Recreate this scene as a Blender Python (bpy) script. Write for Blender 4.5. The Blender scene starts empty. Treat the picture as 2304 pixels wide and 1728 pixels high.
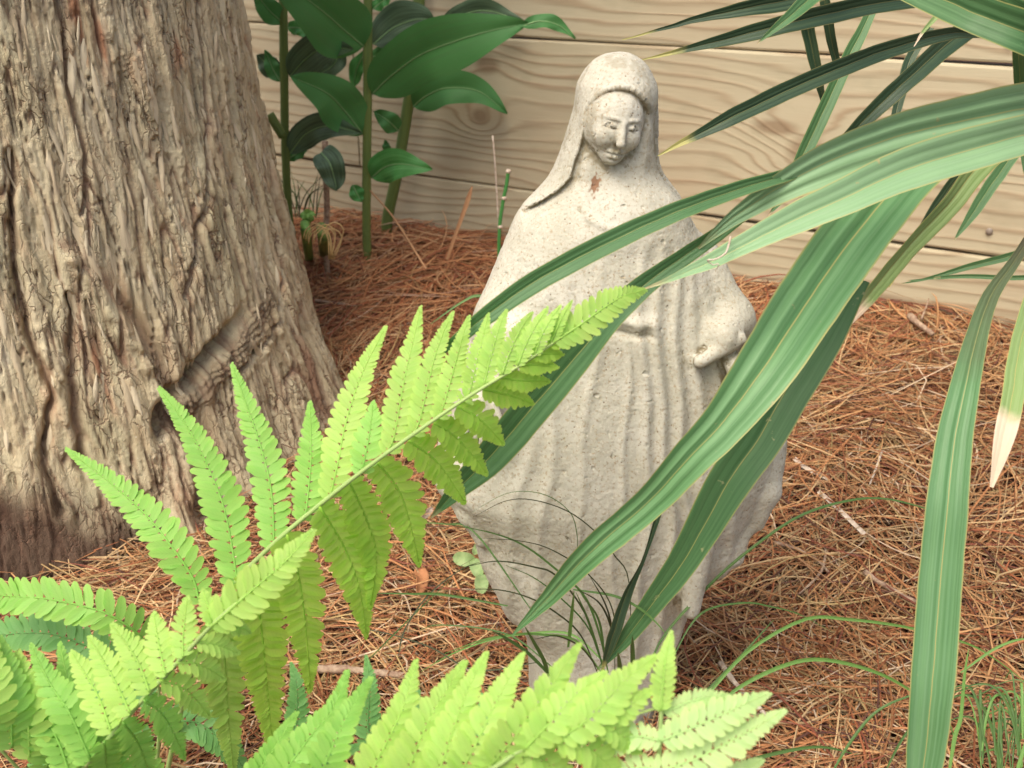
import bpy, math, random
import numpy as np
from mathutils import Vector, Matrix
R = random.Random(7); NR = np.random.RandomState(7)
sc = bpy.context.scene; COL = sc.collection
# ------------------------------------------------------------------ camera
FPX = 2304.0; PIT = math.radians(23.6); H = .678
cp, sp = math.cos(PIT), math.sin(PIT)
cd = bpy.data.cameras.new('camera'); cam = bpy.data.objects.new('camera', cd); COL.objects.link(cam)
cam.location = (0, 0, H); cam.rotation_euler = (math.pi/2-PIT, 0, 0)
cd.sensor_width = 36; cd.lens = 36.0; cd.clip_start = .02; cd.clip_end = 200
cd.dof.use_dof = True; cd.dof.focus_distance = .84; cd.dof.aperture_fstop = 13.5
sc.camera = cam
# ------------------------------------------------------------------ world, sun, exposure
w = bpy.data.worlds.new('World'); sc.world = w; w.use_nodes = True
nt = w.node_tree; bg = nt.nodes['Background']; sky = nt.nodes.new('ShaderNodeTexSky')
sky.sky_type = 'NISHITA'; sky.sun_disc = False
SUN_EL, SUN_AZ = math.radians(58), math.radians(215)
sky.sun_elevation = SUN_EL; sky.sun_rotation = SUN_AZ
sky.air_density = 1.0; sky.dust_density = 7.0; sky.ozone_density = .3
nt.links.new(sky.outputs[0], bg.inputs[0]); bg.inputs[1].default_value = .15
sd = bpy.data.lights.new('sun', 'SUN'); so = bpy.data.objects.new('sun', sd); COL.objects.link(so)
sd.energy = 1.1; sd.angle = math.radians(38); sd.color = (1, .965, .84)
sdir = Vector((math.sin(SUN_AZ)*math.cos(SUN_EL), math.cos(SUN_AZ)*math.cos(SUN_EL), math.sin(SUN_EL)))
so.rotation_euler = sdir.to_track_quat('Z', 'Y').to_euler(); so.location = (0, 0, 4)
sc.view_settings.view_transform = 'Standard'; sc.view_settings.look = 'None'
sc.view_settings.exposure = .6; sc.view_settings.gamma = 1
sc.view_settings.use_curve_mapping = False

# ------------------------------------------------------------------ helpers
K = 2304/2212
def ray(x, y):                      # x, y in the 2212 x 1659 view of the photograph
    rx = (x*K-1152)/FPX; ry = -(y*K-864)/FPX
    return np.array((rx, cp+ry*sp, -sp+ry*cp))
def P(x, y, d): return np.array((0, 0, H))+ray(x, y)*d
def PY(x, y, Y):
    r = ray(x, y); return np.array((0, 0, H))+r*(Y/r[1])
W0 = np.array((-.046, 2.0)); WD = np.array((.846, -.533)); WD /= np.linalg.norm(WD); WN = np.array((-WD[1], WD[0]))
_perm = NR.permutation(256); _perm = np.concatenate([_perm]*3)
_gr = NR.normal(size=(256, 3)); _gr /= np.linalg.norm(_gr, axis=1)[:, None]
def n3(x, y, z):
    x, y, z = np.broadcast_arrays(np.asarray(x, float), np.asarray(y, float), np.asarray(z, float))
    xi, yi, zi = np.floor(x).astype(int), np.floor(y).astype(int), np.floor(z).astype(int)
    fx, fy, fz = x-xi, y-yi, z-zi
    u, v, q = [f*f*f*(f*(f*6-15)+10) for f in (fx, fy, fz)]
    xi &= 255; yi &= 255; zi &= 255
    o = 0
    for a in (0, 1):
        for b in (0, 1):
            for c in (0, 1):
                g = _gr[_perm[_perm[_perm[xi+a]+yi+b]+zi+c] & 255]
                d = g[..., 0]*(fx-a)+g[..., 1]*(fy-b)+g[..., 2]*(fz-c)
                o = o+d*(u if a else 1-u)*(v if b else 1-v)*(q if c else 1-q)
    return o*1.6
def fbm(x, y, z, o=4):
    s = 0; a = 1.
    for k in range(o): s = s+a*n3(x*2**k+7.3*k, y*2**k, z*2**k); a *= .5
    return s
def sst(a, b, x): t = np.clip((x-a)/(b-a), 0, 1); return t*t*(3-2*t)
def terr(x, y):
    x = np.asarray(x, float); y = np.asarray(y, float)
    q = (W0[0]-x)*WN[0]+(W0[1]-y)*WN[1]
    h = .12*sst(0, 1, 1-np.clip(q, 0, 9)/.8)
    return h+.012*n3(x*3.1, y*3.1, .5)+.006*n3(x*9, y*9, 2.5)-.004
def G(x, y, up=0.):                 # the ground point seen at x, y
    r = ray(x, y); lo, hi = .3, 6.
    for k in range(40):
        m = (lo+hi)/2; p = np.array((0, 0, H))+r*m
        if p[2] > terr(p[0], p[1])+up: lo = m
        else: hi = m
    return np.array((0, 0, H))+r*lo
def mesh(name, vs, fs, uv=None, smooth=True, attrs=None):
    me = bpy.data.meshes.new(name)
    if isinstance(vs, np.ndarray) and isinstance(fs, np.ndarray):
        n, k = fs.shape
        me.vertices.add(len(vs)); me.vertices.foreach_set('co', vs.astype(np.float32).ravel())
        me.loops.add(n*k); me.loops.foreach_set('vertex_index', fs.astype(np.int32).ravel())
        me.polygons.add(n); me.polygons.foreach_set('loop_start', np.arange(0, n*k, k, dtype=np.int32))
        me.polygons.foreach_set('loop_total', np.full(n, k, dtype=np.int32))
        me.update(calc_edges=True)
    else: me.from_pydata([tuple(v) for v in vs], [], [tuple(f) for f in fs])
    if uv is not None:
        l = me.uv_layers.new(name='UVMap'); vi = np.empty(len(me.loops), dtype=np.int32)
        me.loops.foreach_get('vertex_index', vi)
        l.data.foreach_set('uv', np.asarray(uv, dtype=np.float32)[vi].ravel())
    for nm, arr in (attrs or {}).items():
        arr = np.asarray(arr, dtype=np.float32)
        if arr.ndim == 1: a = me.attributes.new(nm, 'FLOAT', 'POINT'); a.data.foreach_set('value', arr)
        else: a = me.attributes.new(nm, 'FLOAT_COLOR', 'POINT'); a.data.foreach_set('color', arr.ravel())
    if smooth: me.polygons.foreach_set('use_smooth', np.ones(len(me.polygons), dtype=bool))
    me.update(); return me
def obj(name, me, mat=None, parent=None):
    o = bpy.data.objects.new(name, me); COL.objects.link(o)
    if mat and me: me.materials.append(mat)
    if parent: o.parent = parent; o.matrix_parent_inverse = Matrix.Translation(-parent.location)
    return o
def tag(o, label, cat, group=None):
    o['label'] = label; o['category'] = cat
    if group: o['group'] = group
    return o
def thing(name, label, cat, loc=(0, 0, 0), group=None):
    o = bpy.data.objects.new(name, None); COL.objects.link(o); o.location = tuple(loc); o.empty_display_size = .02
    return tag(o, label, cat, group)
def spline(pts, n):                 # Catmull-Rom through the rows of pts (any columns)
    p = np.array(pts, float); m = len(p)
    if m == 2: p = np.array([p[0], (p[0]+p[1])/2, p[1]]); m = 3
    e = np.vstack([2*p[0]-p[1], p, 2*p[-1]-p[-2]]); t = np.linspace(0, m-1-1e-9, n)
    i = t.astype(int); f = (t-i)[:, None]; a, b, c, d = e[i], e[i+1], e[i+2], e[i+3]
    return .5*((2*b)+(-a+c)*f+(2*a-5*b+4*c-d)*f**2+(-a+3*b-3*c+d)*f**3)
def nrm(v): return v/np.maximum(np.linalg.norm(v, axis=-1, keepdims=True), 1e-9)
def tube_data(p, r, k=8):
    p = np.array(p); n = len(p); t = nrm(np.gradient(p, axis=0)); up = np.array((.3, .2, 1.)) if abs(t[0][2]) < .9 else np.array((1., .2, .1))
    a = nrm(np.cross(t, up)); b = np.cross(t, a); th = np.arange(k)*2*math.pi/k
    r = np.broadcast_to(np.asarray(r, float), (n,))
    v = (p[:, None]+r[:, None, None]*(a[:, None]*np.cos(th)[None, :, None]+b[:, None]*np.sin(th)[None, :, None])).reshape(-1, 3)
    f = [(i*k+j, i*k+(j+1) % k, (i+1)*k+(j+1) % k, (i+1)*k+j) for i in range(n-1) for j in range(k)]
    v = np.vstack([v, p[0], p[-1]]); L = len(v)
    f += [(L-2, (j+1) % k, j) for j in range(k)]+[(L-1, (n-1)*k+j, (n-1)*k+(j+1) % k) for j in range(k)]
    uv = [(j/k, i/(n-1)) for i in range(n) for j in range(k)]+[(0, 0), (0, 1)]
    return v, f, uv
def tube(name, p, r, mat, parent=None, k=8):
    v, f, uv = tube_data(p, r, k); return obj(name, mesh(name, v, f, uv), mat, parent)
EYE = np.array((0, 0, H))
def frame(p, twist):                # side / normal of a ribbon that faces back to where the leaf is seen from, then twisted
    t = nrm(np.gradient(p, axis=0)); s = nrm(np.cross(t, nrm(EYE-p))); n = np.cross(s, t)
    c, q = np.cos(twist)[:, None], np.sin(twist)[:, None]
    return t, s*c+n*q, n*c-s*q
def ribbon(p, w, twist, prof, nu):  # prof(u) -> height over width across the blade
    u = np.linspace(-1, 1, nu); t, s, n = frame(p, twist)
    h = prof(u)
    v = p[:, None]+s[:, None]*(u[None, :, None]*w[:, None, None]/2)+n[:, None]*(h[None, :, None]*w[:, None, None])
    N = len(p); f = [(i*nu+j, i*nu+j+1, (i+1)*nu+j+1, (i+1)*nu+j) for i in range(N-1) for j in range(nu-1)]
    L = np.concatenate([[0], np.cumsum(np.linalg.norm(np.diff(p, axis=0), axis=1))])
    uv = [((u[j]+1)/2, L[i]/L[-1]) for i in range(N) for j in range(nu)]
    return v.reshape(-1, 3), f, uv

# ------------------------------------------------------------------ materials
class M:
    def __init__(s, name, rough=.7, spec=.3):
        s.m = bpy.data.materials.new(name); s.m.use_nodes = True; s.t = s.m.node_tree; s.b = s.t.nodes['Principled BSDF']
        s.b.inputs['Roughness'].default_value = rough; s.b.inputs['Specular IOR Level'].default_value = spec
        s.out = s.t.nodes['Material Output']
    def n(s, ty, **k):
        x = s.t.nodes.new('ShaderNode'+ty)
        for a, b in k.items():
            if a.startswith('i_'):
                key = a[2:]; key = int(key) if key.isdigit() else key.replace('_', ' ')
                if hasattr(b, 'is_linked') or isinstance(b, bpy.types.NodeSocket): s.t.links.new(b, x.inputs[key])
                else: x.inputs[key].default_value = b
            else: setattr(x, a, b)
        return x
    def math(s, op, a, b=0., c=0.): return s.n('Math', operation=op, i_0=a, i_1=b, i_2=c).outputs[0]
    def mix(s, f, a, b, bt='MIX'):
        x = s.n('Mix', data_type='RGBA', blend_type=bt)
        for i, v in ((0, f), (6, a), (7, b)):
            if isinstance(v, bpy.types.NodeSocket): s.t.links.new(v, x.inputs[i])
            else: x.inputs[i].default_value = v if i == 0 else (*v, 1)[:4]
        return x.outputs[2]
    def co(s, kind='Object'): return s.n('TexCoord').outputs[kind]
    def noise(s, vec, sc_, det=4, rough=.55, dist=0.): return s.n('TexNoise', i_Vector=vec, i_Scale=sc_, i_Detail=det, i_Roughness=rough, i_Distortion=dist).outputs[0]
    def mapv(s, vec, scale): return s.n('Mapping', i_Vector=vec, i_Scale=scale).outputs[0]
    def ramp(s, f, st):
        x = s.n('ValToRGB'); s.t.links.new(f, x.inputs[0]); e = x.color_ramp.elements
        while len(e) < len(st): e.new(.5)
        for k, (p, c) in enumerate(st): e[k].position = p; e[k].color = (*c, 1) if len(c) == 3 else c
        return x.outputs[0]
    def g(s, f, a, b): return s.ramp(f, [(a, (0, 0, 0)), (b, (1, 1, 1))])
    def col(s, c): s.t.links.new(c, s.b.inputs['Base Color']) if isinstance(c, bpy.types.NodeSocket) else setattr(s.b.inputs['Base Color'], 'default_value', (*c, 1))
    def bump(s, h, st, dist=.002):
        x = s.n('Bump', i_Height=h, i_Strength=st, i_Distance=dist); s.t.links.new(x.outputs[0], s.b.inputs['Normal']); return x.outputs[0]
    def translucent(s, c, f, nrmal=None):
        tr = s.n('BsdfTranslucent'); mx = s.n('MixShader', i_0=f)
        s.t.links.new(c, tr.inputs[0]) if isinstance(c, bpy.types.NodeSocket) else setattr(tr.inputs[0], 'default_value', (*c, 1))
        s.t.links.new(s.b.outputs[0], mx.inputs[1]); s.t.links.new(tr.outputs[0], mx.inputs[2]); s.t.links.new(mx.outputs[0], s.out.inputs[0])
def attr(m, nm): return m.n('Attribute', attribute_name=nm)

# soil
soil = M('soil', .95, .1); c = soil.co(); soil.col(soil.ramp(soil.noise(c, 60), [(.3, (.025, .013, .012)), (.7, (.08, .04, .028))])); soil.bump(soil.noise(c, 200), .6, .004)
# pine straw
straw = M('pine_straw', .6, .25); straw.col(attr(straw, 'tint').outputs[0])
# wood of the boards (coordinates along the wall)
def wood_mat(knots):
    m = M('sawn_pine', .75, .2); oc = m.co(); rnd = m.n('ObjectInfo').outputs['Random']
    sx = m.n('SeparateXYZ', i_0=oc); X, Z = sx.outputs[0], sx.outputs[2]
    sh = m.math('MULTIPLY', rnd, 40.)
    cv = m.n('CombineXYZ', i_0=m.math('MULTIPLY', X, 1.6), i_1=sh, i_2=m.math('MULTIPLY', Z, 7.)).outputs[0]
    F = m.math('ADD', m.math('MULTIPLY', Z, 46.), m.math('MULTIPLY', m.noise(cv, 1.0, 2, .5), 6.))
    cv2 = m.n('CombineXYZ', i_0=m.math('MULTIPLY', X, 5.), i_1=sh, i_2=m.math('MULTIPLY', Z, 40.)).outputs[0]
    F = m.math('ADD', F, m.math('MULTIPLY', m.noise(cv2, 1.0, 3, .5), .9))
    kd = None
    for (kx, kz, rx, rz, amp) in knots:
        dx = m.math('DIVIDE', m.math('SUBTRACT', X, kx), rx); dz = m.math('DIVIDE', m.math('SUBTRACT', Z, kz), rz)
        d2 = m.math('ADD', m.math('MULTIPLY', dx, dx), m.math('MULTIPLY', dz, dz))
        e = m.math('EXPONENT', m.math('MULTIPLY', d2, -.16))
        F = m.math('ADD', F, m.math('MULTIPLY', e, amp))
        k = m.math('EXPONENT', m.math('MULTIPLY', d2, -.9)); kd = k if kd is None else m.math('MAXIMUM', kd, k)
    s = m.math('ADD', m.math('MULTIPLY', m.math('SINE', m.math('MULTIPLY', F, 6.2832)), .5), .5)
    line = m.math('POWER', s, 3.2)
    fade = m.g(m.noise(m.mapv(oc, (2, 2, 14)), 1.4, 3), .3, .72)
    lf = m.math('MULTIPLY', line, m.math('ADD', m.math('MULTIPLY', fade, .75), .35))
    base = m.mix(m.noise(m.mapv(oc, (1.5, 1, 9)), 2.2, 3), (.48, .435, .295), (.56, .515, .365))
    base = m.mix(m.g(m.noise(m.mapv(oc, (1, 1, 3)), 3.1, 2), .45, .75), base, (.50, .425, .29))
    base = m.mix(m.math('MULTIPLY', lf, .58), base, (.27, .16, .085))
    fib = m.noise(m.mapv(oc, (12, 12, 900)), 1, 3); base = m.mix(m.math('MULTIPLY', fib, .3), base, (.34, .24, .14))
    kcol = m.mix(m.noise(oc, 70), (.22, .15, .09), (.32, .23, .14)); base = m.mix(m.math('MULTIPLY', m.g(kd, .25, .75), .8), base, kcol)
    grime = m.g(m.noise(m.mapv(oc, (3, 3, 6)), 3, 5), .52, .8); base = m.mix(m.math('MULTIPLY', grime, .35), base, (.22, .21, .13))
    m.col(base); m.bump(m.math('ADD', m.math('MULTIPLY', line, .8), m.math('MULTIPLY', fib, .5)), .5, .0016)
    return m.m
# bark
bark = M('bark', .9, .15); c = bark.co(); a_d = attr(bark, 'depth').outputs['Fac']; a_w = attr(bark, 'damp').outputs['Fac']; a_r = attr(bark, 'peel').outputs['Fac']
mv = bark.mapv(c, (1, 1, .28))
b0 = bark.ramp(bark.noise(mv, 45, 6, .62), [(.25, (.36, .28, .17)), (.45, (.51, .435, .285)), (.62, (.59, .525, .36)), (.8, (.68, .63, .49))])
b0 = bark.mix(bark.math('MULTIPLY', bark.g(bark.noise(mv, 12, 5), .5, .75), .55), b0, (.42, .41, .25))
b0 = bark.mix(bark.math('MULTIPLY', bark.g(bark.noise(mv, 30, 5), .55, .75), .5), b0, (.50, .27, .17))
b0 = bark.mix(bark.g(bark.noise(c, 260, 3), .66, .74), b0, (.62, .57, .44))
b0 = bark.mix(bark.math('MULTIPLY', a_r, .8), b0, (.43, .19, .10))
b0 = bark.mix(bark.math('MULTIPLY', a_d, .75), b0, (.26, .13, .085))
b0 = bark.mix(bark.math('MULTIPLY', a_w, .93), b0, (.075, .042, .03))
vb = bark.n('TexVoronoi', feature='DISTANCE_TO_EDGE', i_Vector=bark.n('VectorMath', operation='ADD', i_0=bark.mapv(c, (1, 1, .17)), i_1=bark.n('VectorMath', operation='SCALE', i_0=bark.n('TexNoise', i_Vector=c, i_Scale=35., i_Detail=4.).outputs[1], i_3=.022).outputs[0]).outputs[0], i_Scale=95.)
vl = bark.math('SUBTRACT', 1., bark.g(vb.outputs[0], .0, .07)); vm = bark.g(bark.noise(bark.mapv(c, (1, 1, .3)), 26, 4), .42, .62); vl = bark.math('MULTIPLY', vl, vm)
b0 = bark.mix(bark.math('MULTIPLY', vl, .6), b0, (.24, .135, .09))
bark.col(b0); bark.bump(bark.math('SUBTRACT', bark.math('ADD', bark.noise(bark.mapv(c, (1, 1, .18)), 240, 6, .7), bark.math('MULTIPLY', bark.noise(c, 500, 4), .4)), bark.math('MULTIPLY', vl, .8)), .95, .0032)
flake = M('bark_flake', .9, .15); c = flake.co()
flake.col(flake.mix(attr(flake, 'tone').outputs['Fac'], (.44, .36, .24), (.60, .53, .38))); flake.bump(flake.noise(flake.mapv(c, (1, 1, .2)), 300, 5), .7, .002)
# concrete
conc = M('weathered_concrete', .92, .15); c = conc.co()
k0 = conc.ramp(conc.noise(c, 22, 5, .6), [(.3, (.44, .425, .345)), (.5, (.52, .505, .42)), (.72, (.60, .585, .51))])
k0 = conc.mix(conc.g(conc.noise(c, 420, 4, .6), .52, .7), k0, (.40, .33, .23))
k0 = conc.mix(conc.math('MULTIPLY', conc.g(conc.noise(c, 620, 3, .5), .60, .68), .4), k0, (.70, .67, .60))
st_ = conc.g(conc.noise(conc.mapv(c, (1, 1, .25)), 30, 5), .5, .75); k0 = conc.mix(conc.math('MULTIPLY', st_, .35), k0, (.36, .35, .26))
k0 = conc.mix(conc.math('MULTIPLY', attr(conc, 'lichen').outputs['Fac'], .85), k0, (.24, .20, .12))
k0 = conc.mix(attr(conc, 'rust').outputs['Fac'], k0, (.27, .155, .095))
vo = conc.n('TexVoronoi', i_Vector=c, i_Scale=210.); vg = conc.g(vo.outputs['Distance'], .10, .17)
sp_ = conc.math('MULTIPLY', conc.math('SUBTRACT', 1., vg), conc.g(conc.n('SeparateXYZ', i_0=vo.outputs['Color']).outputs[0], .62, .66))
k0 = conc.mix(conc.math('MULTIPLY', sp_, .75), k0, (.22, .15, .09))
conc.col(k0); conc.bump(conc.math('SUBTRACT', conc.math('ADD', conc.noise(c, 330, 6, .7), conc.math('MULTIPLY', conc.noise(c, 90, 4), 1.2)), sp_), .45, .0012)
# leaves
def leaf_mat(name, ca, cb, rough, tr, veins=0, vein_col=None, edge=None, spots=None, tip=None, grad=None):
    m = M(name, rough, .32); uv = m.co('UV'); sx = m.n('SeparateXYZ', i_0=uv); U, V = sx.outputs[0], sx.outputs[1]; oc = m.co()
    rnd = m.n('ObjectInfo').outputs['Random']
    c = m.mix(m.noise(oc, 25, 4), ca, cb)
    c = m.mix(m.math('MULTIPLY', rnd, .35), c, tuple(x*.72 for x in ca))
    h = None
    if name.startswith('fern_'):
        tn = attr(m, 'tone').outputs['Fac']; c = m.mix(m.math('MULTIPLY', tn, .38), c, (ca[0]*.62, ca[1]*.80, ca[2]*.75)); c = m.mix(m.math('MULTIPLY', m.g(V, .55, 1.), .35), c, (min(1, cb[0]*1.15), cb[1]*1.02, cb[2]*.8))
        vn = m.math('SINE', m.math('ADD', m.math('MULTIPLY', V, 42.), m.math('MULTIPLY', m.math('ABSOLUTE', m.math('SUBTRACT', U, .5)), -26.))); mid_ = m.math('SUBTRACT', 1., m.g(m.math('ABSOLUTE', m.math('SUBTRACT', U, .5)), .0, .10))
        c = m.mix(m.math('MULTIPLY', m.g(vn, .6, 1.), .22), c, (ca[0]*.7, ca[1]*.82, ca[2]*.8)); c = m.mix(m.math('MULTIPLY', mid_, .3), c, (ca[0]*.75, ca[1]*.85, ca[2]*.8)); c = m.mix(m.math('MULTIPLY', m.g(m.noise(oc, 75, 2), .74, .80), .7), c, (.45, .38, .10))
    if veins:
        st = m.n('CombineXYZ', i_0=m.math('MULTIPLY', U, veins), i_1=m.math('MULTIPLY', V, 1.6), i_2=m.math('MULTIPLY', rnd, 30.)).outputs[0]
        s = m.noise(st, 1., 3, .6); h = m.math('ADD', s, m.math('MULTIPLY', m.noise(m.n('CombineXYZ', i_0=m.math('MULTIPLY', U, veins*9), i_1=m.math('MULTIPLY', V, 3.), i_2=0.).outputs[0], 1., 2), .6))
        c = m.mix(m.math('MULTIPLY', m.g(h, .7, 1.1), .35), c, tuple(x*1.5 for x in ca))
        c = m.mix(m.g(s, .38, .66), c, vein_col)
    mid = m.math('ABSOLUTE', m.math('SUBTRACT', U, .5))
    if grad: c = m.mix(m.math('MULTIPLY', m.g(m.math('ADD', m.math('SUBTRACT', 1., V) if len(grad) > 3 else V, m.math('MULTIPLY', m.noise(oc, 14), .3)), grad[1], grad[2]), .9), c, grad[0])
    if edge:
        c = m.mix(m.g(mid, .462, .49), c, edge)
        c = m.mix(m.math('SUBTRACT', 1., m.g(mid, .004, .016)), c, edge)
    if spots: c = m.mix(m.g(m.noise(oc, 90, 3), .70, .74), c, spots)
    if tip:
        vv = m.math('ADD', V, m.math('MULTIPLY', m.math('SUBTRACT', m.noise(oc, 60), .5), .06)); c = m.mix(m.g(vv, tip[1], tip[1]+.03), c, tip[0])
    m.col(c); m.translucent(c, tr)
    if h is not None: m.bump(h, .25, .001)
    else: m.bump(m.noise(oc, 220, 4), .2, .0006)
    return m.m
STRAP = leaf_mat('strap_leaf', (.055, .145, .05), (.085, .195, .075), .42, .16, 13, (.10, .21, .085), (.34, .35, .12), (.30, .34, .16), ((.55, .42, .25), .975))
STRAP_P = leaf_mat('strap_leaf_pale', (.20, .36, .175), (.27, .43, .23), .45, .2, 11, (.28, .45, .25), (.48, .46, .18), (.45, .40, .2), ((.55, .42, .25), .97))
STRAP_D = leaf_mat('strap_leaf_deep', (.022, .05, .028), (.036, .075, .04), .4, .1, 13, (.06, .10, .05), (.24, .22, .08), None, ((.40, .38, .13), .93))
STRAP_B = leaf_mat('strap_leaf_bronzed', (.085, .22, .075), (.13, .285, .115), .42, .15, 11, (.17, .33, .15), (.36, .36, .13), (.3, .3, .15), None, None)
STRAP_H = leaf_mat('strap_leaf_brown_based', (.08, .20, .075), (.12, .26, .11), .42, .15, 11, (.16, .31, .15), (.36, .34, .13), (.3, .3, .15), None, ((.13, .085, .055), .56, .80, 1))
FERN_L = leaf_mat('fern_hanging_young', (.55, .84, .14), (.64, .90, .20), .5, .62)
FERN_U = leaf_mat('fern_underside', (.60, .84, .34), (.68, .88, .42), .6, .45)
STRAP_T = leaf_mat('strap_leaf_dry_tip', (.20, .33, .11), (.28, .40, .14), .5, .25, 10, (.3, .42, .18), (.5, .42, .15), None, ((.78, .62, .46), .86))
FERN = leaf_mat('fern_green', (.34, .66, .13), (.42, .74, .19), .5, .46)
FERN_Y = leaf_mat('fern_young', (.50, .78, .16), (.60, .84, .26), .5, .5)
FERN_O = leaf_mat('fern_mature', (.17, .40, .12), (.23, .48, .15), .5, .38)
RACH = leaf_mat('fern_stalk', (.33, .50, .16), (.42, .55, .2), .5, .1)
GING = leaf_mat('ginger_leaf', (.06, .215, .055), (.09, .285, .085), .55, .2, 26, (.075, .21, .065))
GING_L = leaf_mat('ginger_leaf_fresh', (.06, .25, .06), (.09, .32, .08), .4, .25, 22, (.12, .36, .11))
GING_G = leaf_mat('ginger_leaf_grey', (.10, .17, .095), (.14, .23, .13), .5, .2, 22, (.05, .085, .05))
GRIB = leaf_mat('ginger_midrib', (.22, .38, .16), (.26, .42, .18), .5, .1)
GSTEM = leaf_mat('ginger_stem', (.13, .19, .05), (.19, .25, .07), .55, .05, 6, (.10, .15, .04))
GRASS = leaf_mat('grass_blade', (.08, .17, .045), (.12, .22, .06), .45, .2)
GRASS_L = leaf_mat('grass_blade_fresh', (.16, .34, .07), (.22, .40, .12), .45, .25)
GRASS_D = leaf_mat('grass_blade_old', (.045, .06, .025), (.08, .08, .035), .5, .1)
TWIG = M('twig', .9, .1); c = TWIG.co(); TWIG.col(TWIG.ramp(TWIG.noise(c, 150, 4), [(.3, (.22, .13, .09)), (.7, (.50, .38, .27))])); TWIG.bump(TWIG.noise(c, 500), .6, .001); TWIG = TWIG.m
PALE = M('pale_dry_wood', .9, .1); c = PALE.co(); PALE.col(PALE.ramp(PALE.noise(c, 200, 4), [(.3, (.42, .32, .24)), (.7, (.68, .60, .50))])); PALE = PALE.m
def flat(name, a, b, tr=.1):
    m = M(name, .7, .2); c = m.mix(m.noise(m.co(), 120, 4), a, b); m.col(c); m.translucent(c, tr); return m.m
DRY = flat('dry_leaf', (.42, .18, .08), (.60, .30, .15)); RED = flat('red_petal', (.55, .05, .03), (.75, .13, .08), .3)
VAR = flat('sprout_leaf', (.16, .32, .10), (.48, .58, .30), .2); STEEL = M('screw_steel', .45, .5); STEEL.col((.24, .2, .16)); STEEL = STEEL.m
DRYG = flat('dry_grass', (.36, .24, .10), (.50, .36, .18)); REED = flat('dead_reed', (.36, .18, .09), (.46, .28, .15))

# ------------------------------------------------------------------ ground
n = 150; gx = np.concatenate([[-40, -12, -5, -2.5], np.linspace(-1.6, 2.2, n), [3.5, 6, 14, 40]]); gy = np.concatenate([[-40, -12, -4, -1], np.linspace(-.2, 3, n), [4.5, 8, 16, 40]])
X, Y = np.meshgrid(gx, gy); Z = terr(X, Y)-.006; nx, ny = len(gx), len(gy); idx = np.arange(nx*ny).reshape(ny, nx)
o = obj('ground', mesh('ground', np.stack([X, Y, Z], -1).reshape(-1, 3), np.stack([idx[:-1, :-1], idx[:-1, 1:], idx[1:, 1:], idx[1:, :-1]], -1).reshape(-1, 4)), soil.m); o['kind'] = 'structure'

# ------------------------------------------------------------------ board wall
def wall_tz(x, y):
    r = ray(x, y); t = ((r[0]*W0[1]-r[1]*W0[0]))/(r[1]*WD[0]-r[0]*WD[1])
    Y = W0[1]+t*WD[1]; return t, H+r[2]*Y/r[1]
kn = []
for (x, y, rx, rz, a) in ((1036, 252, .020, .015, 2.2), (1052, 140, .028, .018, -1.6), (1745, 330, .035, .028, 3.2), (1675, 275, .04, .013, 1.2), (1290, 420, .06, .02, .8), (2170, 20, .03, .02, 1.8)):
    t, z = wall_tz(x, y); kn.append((t, z, rx, rz, a))
WOOD = wood_mat(kn)
wall = thing('board_wall', 'weathered horizontal pine board wall behind the statue and plants', 'fence', (W0[0], W0[1], 0)); wang = math.atan2(WD[1], WD[0])
def board(t0, t1, z0, z1, dep=.038, off=0.):
    g = .0016; t0 += g; t1 -= g; z0 += g; z1 -= g; ns = max(2, int((t1-t0)/.08)); prof = [(0, z0+.004), (0, z1-.004), (.0015, z1-.001), (.004, z1), (dep, z1), (dep, z0), (.004, z0), (.0015, z0+.001)]
    vs = []
    for i in range(ns+1):
        t = t0+(t1-t0)*i/ns
        for (d, z) in prof: vs.append((t, d+off+.0012*math.sin(t*7+z0*30), z+.0011*math.sin(t*5.1+z1*60)))
    k = len(prof); fs = [(i*k+j, (i+1)*k+j, (i+1)*k+(j+1) % k, i*k+(j+1) % k) for i in range(ns) for j in range(k)]
    fs += [tuple(range(k)), tuple(reversed(range(ns*k, ns*k+k)))]
    o = obj('board', mesh('board', vs, fs, smooth=False), WOOD); o.parent = wall; return o
wall.rotation_euler = (0, 0, wang)
tj = wall_tz(772, 250)[0]
for (z0, z1, js, of) in ((-.08, .2305, (-2.6, -.9, 1.5, 3.4), .002), (.2305, .509, (-2.6, tj, 2.1, 3.4), 0), (.509, .788, (-2.6, -1.1, 1.35, 3.4), .0025), (.788, 1.067, (-2.6, -.2, 2.2, 3.4), .001)):
    for a, b in zip(js, js[1:]): board(a, b, z0, z1, off=of+R.uniform(-.001, .001))
for (x, y) in ((2163, 356), (2137, 500), (2180, 90)):
    t, z = wall_tz(x, y); v, f, _ = tube_data([(t, .004, z), (t, -.0015, z), (t, -.003, z)], [.0055, .0055, .0035], 8)
    o = obj('screw', mesh('screw', v, f), STEEL); o.parent = wall

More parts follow.
